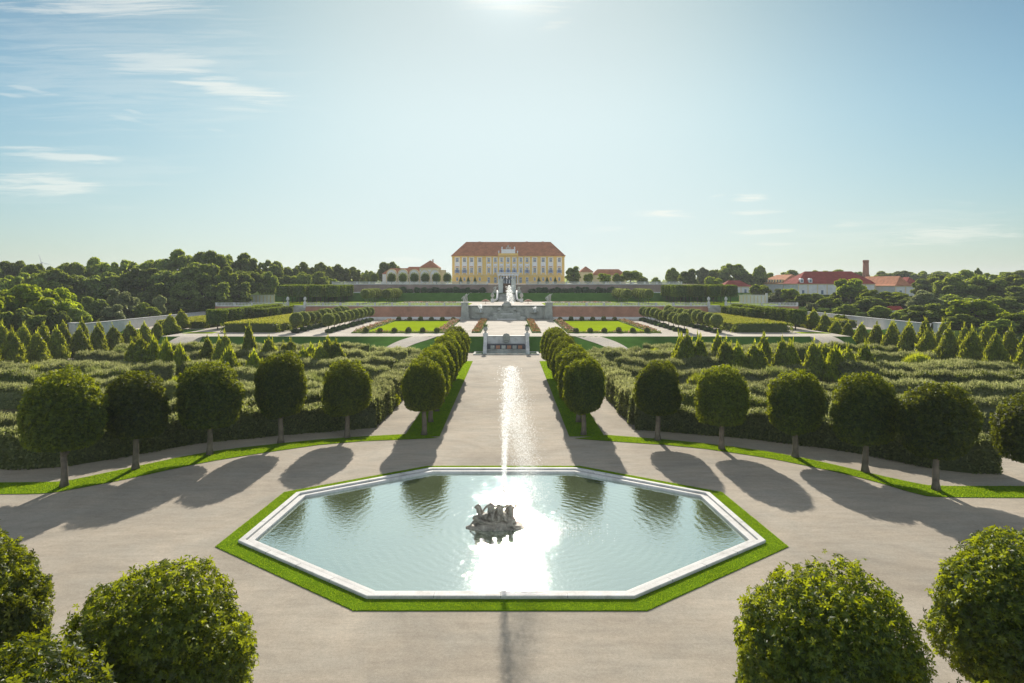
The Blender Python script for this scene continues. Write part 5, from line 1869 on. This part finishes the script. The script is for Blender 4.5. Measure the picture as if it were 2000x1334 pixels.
for px, rx in ((765, 2.35), (787, 2.35), (809, 2.35), (830.5, 2.2), (850, 2.2)):  # added arches: the bright halo round the trees, built as cream frames
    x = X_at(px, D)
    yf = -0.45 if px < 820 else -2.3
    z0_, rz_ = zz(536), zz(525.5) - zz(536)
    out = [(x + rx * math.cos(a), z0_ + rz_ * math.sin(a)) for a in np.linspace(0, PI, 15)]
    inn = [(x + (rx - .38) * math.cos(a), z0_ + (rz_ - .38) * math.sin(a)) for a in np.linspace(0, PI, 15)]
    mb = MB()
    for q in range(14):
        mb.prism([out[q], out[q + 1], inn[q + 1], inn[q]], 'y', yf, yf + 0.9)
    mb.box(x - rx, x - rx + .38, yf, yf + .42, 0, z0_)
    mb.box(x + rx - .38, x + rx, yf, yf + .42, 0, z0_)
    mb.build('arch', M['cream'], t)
    MB().prism(inn, 'y', yf + .2, yf + .88).build('halo_infill', M['whitewall'], t)

t = thing('orangery', 'garden building with red roof half hidden by trees right of the palace', 'building', (0, D, H4))
w1, r1 = MB(), MB()
gable_box(w1, r1, X_at(1158, D), X_at(1222, D), 0, 7, 0, zz(537), zz(525.5), inset=2.5)
w1.build('wing_wall', M['cream'], t)
r1.build('wing_roof', M['roof'], t)
w1, r1 = MB(), MB()
gable_box(w1, r1, X_at(1134, D), X_at(1157.5, D), -1, 9, 0, zz(531), zz(520), inset=2.5)
w1.build('pavilion_wall', M['cream'], t)
r1.build('pavilion_roof', M['roof'], t)

OV = [drum_crown('crown', M['lime'], 1.85, 2.5, 1.9, 1500, 0.17, 90 + k, 2.0, 2.4, 0.04) for k in range(2)]
for i, px in enumerate((731, 765, 787, 809, 830.5, 852.5, 873.5)):
    d = 290
    t = thing('clipped_oval_tree', 'dark egg-shaped clipped tree before the left orangery, %s from the left' % ORD[i], 'tree', (X_at(px, d), d, H4), 0, 'egg-shaped trees before the orangery')
    c = link_mesh('crown', OV[i % 2], t)
    c.location = (0, 0, 2.5)
    link_mesh('trunk', PT, t).scale = (1, 1, 0.4)

# ------------------------------------------------------------------ farm buildings on the right


def mansard(x0, x1, y0, y1, z0, ze, zb, zr, ins1, name, label, wallm, roofm, dormers=(), sidedorm=0):
    t = thing(name, label, 'building', ((x0 + x1) / 2, y0, z0))
    cx = (x0 + x1) / 2
    a, b, Y = x0 - cx, x1 - cx, y1 - y0
    MB().box(a, b, 0, Y, -1, ze - z0).build('wall', M[wallm], t)
    MB().box(a - .25, b + .25, -.25, Y + .25, ze - z0, ze - z0 + .35).build('cornice', M['cream'], t)
    o = 0.4
    zb_, ze_, zr_ = zb - z0, ze - z0 + .36, zr - z0
    W = b - a
    hip = min(W, Y) / 2
    if W >= Y:
        r0, r1 = (a + hip * 0.85, Y / 2, zr_), (b - hip * 0.85, Y / 2, zr_)
        top = [(4, 5, 9, 8), (5, 6, 9), (6, 7, 8, 9), (7, 4, 8)]
    else:
        r0, r1 = ((a + b) / 2, hip * 0.85, zr_), ((a + b) / 2, Y - hip * 0.85, zr_)
        top = [(4, 5, 8), (5, 6, 9, 8), (6, 7, 9), (7, 4, 8, 9)]
    MB().add([(a - o, -o, ze_), (b + o, -o, ze_), (b + o, Y + o, ze_), (a - o, Y + o, ze_),
              (a + ins1, ins1, zb_), (b - ins1, ins1, zb_), (b - ins1, Y - ins1, zb_), (a + ins1, Y - ins1, zb_), r0, r1],
             [(0, 1, 5, 4), (1, 2, 6, 5), (2, 3, 7, 6), (3, 0, 4, 7), (0, 3, 2, 1)] + top).build('roof', M[roofm], t)
    for x in dormers:
        xx = x - cx
        zd = ze_ + 0.5
        d = MB().box(xx - .75, xx + .75, -.1, ins1 + .2, zd, zd + 1.5)
        d.prism([(xx - .75, zd + 1.5), (xx + .75, zd + 1.5), (xx + .4, zd + 1.95), (xx - .4, zd + 1.95)], 'y', -.1, ins1 + .5)
        dm = d.build('dormer', M['trim'], t)
        MB().box(xx - .4, xx + .4, -.16, -.102, zd + .3, zd + 1.35).build('pane', M['glass'], dm)
    for i in range(sidedorm):
        yy = 3 + (Y - 6) * i / max(1, sidedorm - 1)
        zd = ze_ + 0.5
        dm = MB().box(a - .1, a + ins1 + .3, yy - .7, yy + .7, zd, zd + 1.5).build('dormer', M['cream'], t)
        MB().box(a - .16, a - .102, yy - .45, yy + .45, zd + .2, zd + 1.35).build('pane', M['glass'], dm)
    for i in range(int((b - a) / 4.2) + 1):
        x = a + 0.3 + i * 4.2
        MB().box(x - .2, x + .2, -.09, -.002, 0, ze - z0 - .01).build('pilaster', M['cream'], t)
        if i % 2 == 0 and x + 2.1 < b:
            MB().box(x + 1.6, x + 2.6, -.06, -.002, 1.2, 3.0).build('window', M['glass'], t)
    return t


DF = 300.0
t = mansard(X_at(1558, DF), X_at(1708, DF), DF, DF + 15, 7.2, z_at(556, DF), z_at(547, DF), z_at(529.5, DF), 1.2, 'farm_building',
            'long white building with dark red mansard roof and dormers', 'whitewall', 'redroof', (X_at(1566, DF), X_at(1583, DF)), 0)
wing = mansard(X_at(1558, DF) + 0.02, X_at(1558, DF) + 13, DF + 15.9, DF + 45, 7.2, z_at(556, DF), z_at(547, DF), z_at(535, DF), 1.2, 'wing', '', 'whitewall', 'roof', (), 8)
for ch in [o for o in COL.objects if o.parent == wing]:
    w0 = wing.location - t.location
    ch.parent = t
    ch.location = ch.location + w0
bpy.data.objects.remove(wing)
mansard(X_at(1748, 290), X_at(1786, 290), 290, 325, 7.2, z_at(560, 290), z_at(555, 290), z_at(539, 290), 1.2, 'farm_building',
        'smaller white building with pale tiled roof beside the brick chimney', 'whitewall', 'roof')
mansard(X_at(1768, 340), X_at(1800, 340), 340, 352, 8, z_at(556, 340), z_at(551, 340), z_at(541, 340), 1.5, 'farm_building',
        'far red-roofed building half hidden behind trees on the right', 'whitewall', 'redroof')
mansard(X_at(1411, 320), X_at(1472, 320), 320, 331, 7.4, z_at(561, 320), z_at(556, 320), z_at(547.5, 320), 1.8, 'farm_building',
        'low white outbuilding with red roof near the tall clipped limes', 'whitewall', 'redroof')
t = thing('chimney_stack', 'tall round brick chimney rising above the red mansard roof', 'chimney', (X_at(1691, 346), 346, 8))
zt = z_at(508, 346) - 8
MB().lathe([(1.75, 0), (1.35, zt - 1.0)], 20).build('shaft', M['chimney'], t)
MB().lathe([(1.5, zt - 1.0), (1.5, zt - .6), (1.42, zt - .5), (1.42, zt), (0.9, zt)], 20).build('crown_ring', M['chimney'], t)
t = thing('garden_shed', 'small white shed with dark roof among the trees right of the wall', 'shed', (X_at(1752, 192), 192, side_h(192)))
MB().box(-1.5, 1.5, 0, 3, -.3, 2.4).build('wall', M['whitewall'], t)
MB().prism([(-.4, 2.41), (3.4, 2.41), (1.5, 3.5)], 'x', -1.8, 1.8).build('roof', M['redroof'], t)
t = thing('wind_turbine', 'distant white wind turbine above the left forest', 'wind turbine', (X_at(82, 1500), 1500, 5))
MB().lathe([(2.0, 0), (1.2, 51)], 10).build('tower', M['trim'], t)
for a in (1.85, 3.94, 6.03):
    MB().tube([(0, -2, 51), (11 * math.cos(a), -2, 51 + 11 * math.sin(a)), (21 * math.cos(a), -2, 51 + 21 * math.sin(a))], [0.9, .8, .25], 6).build('blade', M['trim'], t)
MB().box(-1.5, 1.5, -2.2, 2.5, 49.8, 52.2).build('nacelle', M['trim'], t)

# ------------------------------------------------------------------ wild trees
WILD = {}
for matk in ('tree_dark', 'tree_mid', 'tree_bright', 'tree_grey'):
    for fi, form in enumerate(('round', 'flat', 'tall', 'bush')):
        WILD[(matk, form)] = big_crown('crown', M[matk], 500 + 17 * fi + len(matk), 9500, 0.056, (46, 40, 36, 46)[fi], form)[0]
        if form == 'round':
            WILD[(matk, 'round2')] = big_crown('crown', M[matk], 900 + 31 * fi + len(matk), 9500, 0.056, 50, form)[0]
WT = trunk_mesh('trunk', M['darkbark'], 0.55, 0.030, 0.016, [(0.2, 0.1, 0.6, .6), (-0.22, 0.06, 0.62, .7), (0.05, -0.2, 0.65, .8), (-0.05, 0.2, 0.7, .8)], 0.02, 3)
MATW = {'d': ('tree_dark', 'dark green'), 'm': ('tree_mid', 'mid-green'), 'b': ('tree_bright', 'bright green'), 'g': ('tree_grey', 'grey-green')}
FORM = {'r': ('round', 'round-crowned'), 'R': ('round2', 'broad'), 'f': ('flat', 'flat-topped'), 't': ('tall', 'tall'), 'u': ('bush', 'bushy')}


def wild_tree(px, ty, hw, d, mk, fk, label, group, zg=None):
    x = X_at(px, d)
    z0 = side_h(d) if zg is None else zg
    h = z_at(ty, d) - z0
    w = 2 * hw * d / F_PX
    t = thing('tree', label, 'tree', (x, d, z0 - 0.1), 0, group)
    c = link_mesh('crown', WILD[(MATW[mk][0], FORM[fk][0])], t)
    c.scale = (w, w, h / 0.98)
    c.rotation_euler = (0, 0, random.uniform(0, 6.28))
    tr = link_mesh('trunk', WT, t)
    s = min(w, h)
    tr.scale = (w, w, h)
    return t


def plant(rows, side, rown, group):
    for i, (px, ty, hw, d, mk, fk) in enumerate(sorted(rows)):
        wild_tree(px, ty, hw, d, mk, fk, '%s %s tree, %s from left %s' % (MATW[mk][1], FORM[fk][1], ORD[i], rown), group)


sky_l = [(-25, 508, 45, 235, 'm', 'r'), (25, 506, 36, 240, 'd', 'R'), (78, 511, 36, 230, 'm', 'f'), (135, 499, 34, 235, 'd', 'r'), (188, 504, 36, 245, 'm', 'R'), (243, 503, 38, 238, 'm', 'f'),
         (300, 493, 40, 245, 'd', 'r'), (350, 489, 40, 250, 'm', 'R'), (402, 488, 42, 240, 'd', 'f'), (440, 499, 30, 255, 'm', 'r'), (478, 496, 36, 262, 'm', 'R'), (522, 504, 30, 270, 'm', 'f'),
         (560, 512, 26, 285, 'd', 'r'), (592, 513, 24, 300, 'm', 'R'), (628, 509, 27, 300, 'm', 'f'), (662, 517, 24, 310, 'm', 'r'), (690, 522, 22, 320, 'm', 'R'), (715, 526, 18, 330, 'm', 'f'),
         (758, 509, 26, 335, 'd', 'R')]
plant(sky_l, 'left', 'on the left forest skyline', 'trees on the left forest skyline')
mid_l = [(-30, 530, 50, 190, 'm', 'R'), (45, 528, 48, 195, 'm', 'f'), (112, 526, 48, 200, 'm', 'r'), (170, 535, 42, 205, 'd', 'R'), (225, 528, 44, 210, 'd', 'u'), (282, 520, 46, 212, 'd', 'R'),
         (338, 516, 48, 215, 'd', 'r'), (395, 512, 48, 218, 'd', 'f'), (440, 522, 36, 220, 'm', 'R'), (482, 518, 40, 228, 'd', 'r'), (522, 528, 28, 236, 'd', 'R'), (556, 535, 26, 258, 'd', 'u'),
         (590, 532, 26, 262, 'm', 'r'), (626, 530, 26, 270, 'm', 'u'), (365, 545, 38, 206, 'd', 'u'), (425, 548, 34, 208, 'd', 'u'), (300, 550, 38, 205, 'd', 'u'), (470, 548, 28, 216, 'd', 'u')]
plant(mid_l, 'left', 'in the middle of the left forest', 'trees of the left forest, middle belt')
fr_l = [(-20, 556, 60, 138, 'b', 'f'), (45, 552, 62, 146, 'b', 'f'), (105, 560, 50, 152, 'b', 'f'), (185, 576, 34, 168, 'd', 'u'), (150, 600, 32, 150, 'm', 'u'), (232, 560, 34, 176, 'g', 'u'),
        (258, 578, 30, 178, 'g', 'u'), (222, 592, 28, 162, 'g', 'u'), (288, 590, 26, 176, 'm', 'u'), (312, 568, 15, 184, 'g', 't'), (345, 590, 26, 196, 'd', 'u'), (386, 582, 22, 206, 'd', 'u'),
        (60, 600, 42, 138, 'm', 'u'), (110, 598, 30, 140, 'd', 'u'), (0, 605, 40, 134, 'd', 'u'), (412, 590, 18, 214, 'm', 'u')]
plant(fr_l, 'left', 'at the left forest edge', 'trees on the near edge of the left forest')
up_l = [(548, 552, 22, 268, 'b', 'u'), (585, 547, 22, 270, 'd', 'u'), (618, 544, 22, 272, 'b', 'u'), (648, 543, 24, 276, 'b', 'f'), (676, 546, 20, 280, 'b', 'u')]
plant(up_l, 'left', 'behind the left clipped limes', 'bright trees behind the left limes')
sky_r = [(1120, 518, 19, 285, 'd', 'u'), (1149, 531, 12, 282, 'b', 'u'), (1180, 531, 16, 282, 'b', 'u'), (1208, 533, 14, 284, 'm', 'u'), (1232, 527, 24, 286, 'd', 'R')]
for i, (px, ty, hw, d, mk, fk) in enumerate(sky_r):
    wild_tree(px, ty, hw, d, mk, fk, '%s %s tree on the forecourt right of the palace, %s from the palace' % (MATW[mk][1], FORM[fk][1], ORD[i]), 'trees right of the palace', H4)
mid_r = [(1255, 534, 12, 300, 'd', 'r'), (1283, 541, 14, 330, 'm', 'u'), (1314, 521, 20, 320, 'd', 'R'), (1342, 523, 25, 300, 'd', 'u'), (1371, 515, 17, 335, 'g', 't'), (1393, 536, 22, 300, 'b', 'u'),
         (1432, 513, 32, 345, 'd', 'R'), (1400, 524, 22, 350, 'm', 'f'), (1483, 519, 20, 340, 'm', 'r'), (1462, 533, 18, 338, 'd', 'u'), (1506, 532, 16, 345, 'm', 'u'),
         (1545, 528, 30, 420, 'm', 'R'), (1590, 526, 30, 430, 'm', 'f'), (1640, 527, 32, 430, 'm', 'R'), (1678, 530, 20, 425, 'd', 'f'), (1724, 530, 26, 430, 'm', 'R'), (1762, 528, 24, 440, 'd', 'f'),
         (1800, 530, 24, 430, 'm', 'R'), (1836, 529, 24, 420, 'd', 'f')]
plant(mid_r, 'right', 'in the tree line right of the palace', 'trees in the right tree line')
back_r = [(1846, 527, 34, 290, 'd', 'r'), (1886, 528, 36, 280, 'm', 'R'), (1911, 515, 9, 290, 'd', 't'), (1930, 531, 34, 285, 'm', 'f'), (1966, 529, 30, 300, 'd', 'R'), (2005, 527, 34, 300, 'd', 'f'),
          (1812, 538, 34, 262, 'd', 'u'), (1862, 540, 42, 240, 'm', 'R'), (1918, 540, 46, 235, 'm', 'r'), (1975, 538, 46, 232, 'm', 'R'), (2025, 545, 44, 225, 'd', 'r')]
plant(back_r, 'right', 'on the skyline of the right wood', 'trees on the right wood skyline')
fr_r = [(1484, 552, 24, 262, 'b', 'u'), (1522, 562, 22, 246, 'g', 'u'), (1546, 560, 24, 240, 'b', 'u'), (1568, 570, 20, 232, 'b', 'u'), (1594, 572, 20, 236, 'm', 'u'), (1622, 579, 26, 214, 'b', 'R'),
        (1662, 540, 34, 238, 'b', 'R'), (1694, 561, 24, 226, 'b', 'u'), (1650, 594, 26, 196, 'm', 'u'), (1708, 577, 42, 202, 'd', 'u'), (1744, 566, 36, 222, 'b', 'u'), (1586, 590, 16, 214, 'g', 'u'),
        (1640, 612, 16, 178, 'b', 'u'), (1812, 564, 36, 196, 'g', 'u'), (1806, 590, 46, 170, 'd', 'u'), (1868, 574, 40, 205, 'm', 'u'), (1908, 578, 60, 172, 'b', 'u'), (1960, 576, 48, 190, 'd', 'u'),
        (1992, 606, 46, 152, 'b', 'u'), (1780, 580, 30, 214, 'd', 'u'), (2004, 556, 52, 212, 'd', 'u'), (1950, 622, 34, 150, 'm', 'u'), (1672, 572, 26, 244, 'd', 'u'), (1720, 596, 26, 190, 'm', 'u'),
        (1762, 604, 24, 182, 'm', 'u'), (1836, 600, 40, 182, 'b', 'u'), (1872, 612, 34, 160, 'm', 'u'), (1546, 584, 16, 228, 'd', 'u'), (1612, 590, 20, 224, 'm', 'u'), (2030, 600, 44, 160, 'm', 'u'),
        (1508, 574, 18, 250, 'd', 'u'), (1640, 566, 24, 250, 'm', 'u')]
plant(fr_r, 'right', 'beyond the right garden wall', 'trees beyond the right garden wall')
# far wooded horizon that reads as one mass
c = Cloud()
n = 5200
xs = RNG.uniform(-1500, 1500, n)
ys = RNG.uniform(900, 1300, n)
hh = 7 + 3.5 * np.sin(xs * 0.021) + 2.5 * np.sin(xs * 0.057 + 1) + RNG.normal(size=n)
P = np.stack([xs, ys, 8.0 + hh * RNG.uniform(0.1, 1, n) ** 0.6], 1)
c.leaves(P, np.tile([[0, -0.5, 0.8]], (n, 1)), 5.0, 0.7, 0.7)
o = link_mesh('woods', c.mesh('woods', M['tree_mid']))
o['kind'] = 'stuff'

# ------------------------------------------------------------------ air
hm, hnt, hout = new_mat('air')
pv = nd(hnt, 'ShaderNodeVolumePrincipled', {'Color': (0.92, 0.96, 1.0, 1), 'Density': HAZE, 'Anisotropy': 0.2})
hnt.links.new(pv.outputs[0], hout.inputs['Volume'])
hz = MB().box(-3100, 3100, -70, 4600, -2.0, 90.0).build('haze', hm)
hz['kind'] = 'stuff'

# ------------------------------------------------------------------ sky, sun, camera
world = bpy.data.worlds.new('World')
scene.world = world
world.use_nodes = True
nt = world.node_tree
nt.nodes.clear()
wo = nt.nodes.new('ShaderNodeOutputWorld')
sky = nd(nt, 'ShaderNodeTexSky', sky_type='NISHITA', sun_disc=False, sun_elevation=SUN_EL, sun_rotation=math.radians(0.0), altitude=150.0, air_density=1.0, dust_density=1.6, ozone_density=1.6)
gen = nd(nt, 'ShaderNodeTexCoord').outputs['Generated']
sep = nd(nt, 'ShaderNodeSeparateXYZ', {0: gen})
ydir = math_n(nt, 'MAXIMUM', sep.outputs[1], 0.02)
uu = math_n(nt, 'DIVIDE', sep.outputs[0], ydir)
vv = math_n(nt, 'DIVIDE', sep.outputs[2], ydir)
uv = nd(nt, 'ShaderNodeCombineXYZ', {0: uu, 1: vv, 2: 0.0}).outputs[0]
CL = [(-150, 90, 620, 150, 190, .28), (-100, 360, 420, 330, 90, .2), (1500, 470, 2050, 420, 60, .2), (-60, 12, 500, 4, 36, .95), (-60, 85, 360, 105, 18, .45), (130, 128, 450, 122, 44, .75), (260, 118, 615, 214, 36, 1.0), (0, 160, 140, 190, 8, .55), (-20, 178, 70, 192, 8, .5),
      (225, 212, 285, 222, 7, .6), (190, 222, 310, 246, 8, .45), (370, 208, 570, 220, 10, .45), (385, 243, 470, 266, 6, .3), (-60, 284, 290, 320, 16, .9), (-80, 352, 255, 364, 28, .95), (-60, 372, 200, 376, 14, .6),
      (1200, 423, 1390, 418, 12, 1.0), (1420, 387, 1532, 379, 11, .95), (1370, 387, 1422, 381, 5, .5), (1400, 416, 1540, 411, 7, .65), (1400, 454, 1570, 446, 9, .6), (1460, 474, 1560, 474, 6, .45),
      (1610, 440, 1700, 436, 8, .55), (1640, 470, 2040, 448, 24, .75), (1700, 440, 1860, 434, 9, .4), (740, 508, 850, 512, 16, .35), (880, 6, 1150, 4, 30, .5), (1130, 448, 1240, 448, 10, .3), (1040, 60, 1140, 30, 14, .35)]
cf = None
warp = nd(nt, 'ShaderNodeTexNoise', {'Vector': uv, 'Scale': 7.0, 'Detail': 3.0})
wv = nd(nt, 'ShaderNodeVectorMath', {0: warp.outputs[1], 1: (-0.5, -0.5, -0.5)}, operation='ADD').outputs[0]
uvw = nd(nt, 'ShaderNodeVectorMath', {0: uv, 1: nd(nt, 'ShaderNodeVectorMath', {0: wv, 1: (0.02, 0.012, 0.0)}, operation='MULTIPLY').outputs[0]}, operation='ADD').outputs[0]
fields = []
for rot, sc_ in ((11, (5.0, 85.0, 1)), (-3, (7.0, 110.0, 1))):
    q = nd(nt, 'ShaderNodeMapping', {'Vector': uvw, 'Rotation': (0, 0, math.radians(rot)), 'Scale': sc_}).outputs[0]
    fields.append(nd(nt, 'ShaderNodeTexNoise', {'Vector': q, 'Scale': 1.0, 'Detail': 7.0, 'Roughness': 0.68, 'Distortion': 0.5}).outputs[0])
nl, nr = fields
for i, (x0, y0, x1, y1, th, st) in enumerate(CL):
    cxp, cyp = (x0 + x1) / 2, (y0 + y1) / 2
    ln = math.hypot(x1 - x0, y1 - y0) / 2 / F_PX
    ang = math.atan2(-(y1 - y0), x1 - x0)
    mp = nd(nt, 'ShaderNodeMapping', {'Vector': uvw, 'Location': ((cxp - CX) / F_PX, (HY - cyp) / F_PX, 0), 'Rotation': (0, 0, ang), 'Scale': (ln * 1.3, th / F_PX * 1.15, 1)}, vector_type='TEXTURE').outputs[0]
    l = nd(nt, 'ShaderNodeVectorMath', {0: mp}, operation='LENGTH').outputs['Value']
    m_ = remap(nt, l, 0.0, 1.0, 1.0, 0.0, True)
    n_ = nl if cxp < 900 else nr
    f = math_n(nt, 'MULTIPLY', remap(nt, math_n(nt, 'ADD', math_n(nt, 'MULTIPLY', math_n(nt, 'SUBTRACT', n_, 0.5), 1.9), math_n(nt, 'MULTIPLY', m_, 0.48)), 0.07, 0.56, 0.0, 1.0, True), math_n(nt, 'MULTIPLY', math_n(nt, 'MINIMUM', math_n(nt, 'MULTIPLY', m_, 3.0), 1.0), st))
    cf = f if cf is None else math_n(nt, 'MAXIMUM', cf, f)
# the physical sky, its range eased per channel the way the exposure of the photograph holds it
sc3 = nd(nt, 'ShaderNodeSeparateColor', {0: sky.outputs[0]})
BACK_FILL = (3.1, 3.1, 3.0)   # added fill: unseen sky behind the camera brightened to lift shaded fronts
GAM = ((4.85, 8.9), (5.75, 7.0), (5.9, 6.3))
ch = [math_n(nt, 'MULTIPLY', math_n(nt, 'SUBTRACT', 1.0, math_n(nt, 'EXPONENT', math_n(nt, 'MULTIPLY', math_n(nt, 'POWER', math_n(nt, 'DIVIDE', sc3.outputs[i], GAM[i][1]), 1.3), -1.0))), GAM[i][0])
      for i in range(3)]
eased = nd(nt, 'ShaderNodeCombineColor', {0: ch[0], 1: ch[1], 2: ch[2]}).outputs[0]
satf = remap(nt, sep.outputs[2], 0.34, 0.8, 1.0, 0.5, True)
hs = nd(nt, 'ShaderNodeHueSaturation', {'Saturation': satf, 'Color': eased})
sdir = (0.0, math.cos(SUN_EL), math.sin(SUN_EL))
dotp = nd(nt, 'ShaderNodeVectorMath', {0: gen, 1: sdir}, operation='DOT_PRODUCT').outputs['Value']
angd = math_n(nt, 'MULTIPLY', math_n(nt, 'ARCCOSINE', math_n(nt, 'MINIMUM', dotp, 1.0)), 180 / PI)
aur = math_n(nt, 'ADD', math_n(nt, 'MULTIPLY', math_n(nt, 'EXPONENT', math_n(nt, 'MULTIPLY', angd, -1 / 1.15)), 22.0),
             math_n(nt, 'MULTIPLY', math_n(nt, 'EXPONENT', math_n(nt, 'MULTIPLY', angd, -1 / 6.0)), 0.9))
aurc = nd(nt, 'ShaderNodeCombineXYZ', {0: aur, 1: aur, 2: math_n(nt, 'MULTIPLY', aur, 0.95)}).outputs[0]
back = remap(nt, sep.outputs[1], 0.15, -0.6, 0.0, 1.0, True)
bright = nd(nt, 'ShaderNodeCombineXYZ', {0: math_n(nt, 'MULTIPLY', back, BACK_FILL[0]), 1: math_n(nt, 'MULTIPLY', back, BACK_FILL[1]), 2: math_n(nt, 'MULTIPLY', back, BACK_FILL[2])}).outputs[0]
dim = remap(nt, sep.outputs[2], 0.2, 0.42, 1.0, 0.80, True)
dimc = nd(nt, 'ShaderNodeCombineXYZ', {0: dim, 1: dim, 2: dim}).outputs[0]
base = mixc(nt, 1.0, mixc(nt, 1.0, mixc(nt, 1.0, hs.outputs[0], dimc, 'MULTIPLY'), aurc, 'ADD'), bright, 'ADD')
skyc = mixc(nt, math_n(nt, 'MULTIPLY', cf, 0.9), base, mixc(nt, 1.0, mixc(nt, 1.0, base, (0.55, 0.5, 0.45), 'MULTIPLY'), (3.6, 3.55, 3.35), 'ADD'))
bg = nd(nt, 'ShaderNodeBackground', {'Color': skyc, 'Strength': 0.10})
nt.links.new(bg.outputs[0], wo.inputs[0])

sun = bpy.data.lights.new('sun', 'SUN')
sun.energy = 4.2
sun.angle = math.radians(0.53)
sun.color = (1.0, 0.93, 0.82)
so = bpy.data.objects.new('sun', sun)
COL.objects.link(so)
so.rotation_euler = Vector((0.0, -math.cos(SUN_EL), -math.sin(SUN_EL))).to_track_quat('-Z', 'Y').to_euler()

cam = bpy.data.cameras.new('camera')
cam.lens = 24.0
cam.sensor_width = 36.0
cam.shift_x = (1000 - CX) / 2000.0
cam.shift_y = -(667 - HY) / 2000.0
cam.clip_end = 9000
cam.clip_start = 0.1
co = bpy.data.objects.new('camera', cam)
COL.objects.link(co)
co.location = (CAMX, 0, CAMH)
co.rotation_euler = (math.radians(90), 0, 0)
scene.camera = co

scene.view_settings.view_transform = 'Standard'
scene.view_settings.look = 'None'
scene.view_settings.exposure = 0.62
scene.view_settings.gamma = 1.0
scene.cycles.max_bounces = 5
scene.cycles.diffuse_bounces = 3
scene.cycles.glossy_bounces = 3
scene.cycles.volume_bounces = 0
scene.cycles.transparent_max_bounces = 8
scene.cycles.use_denoising = True
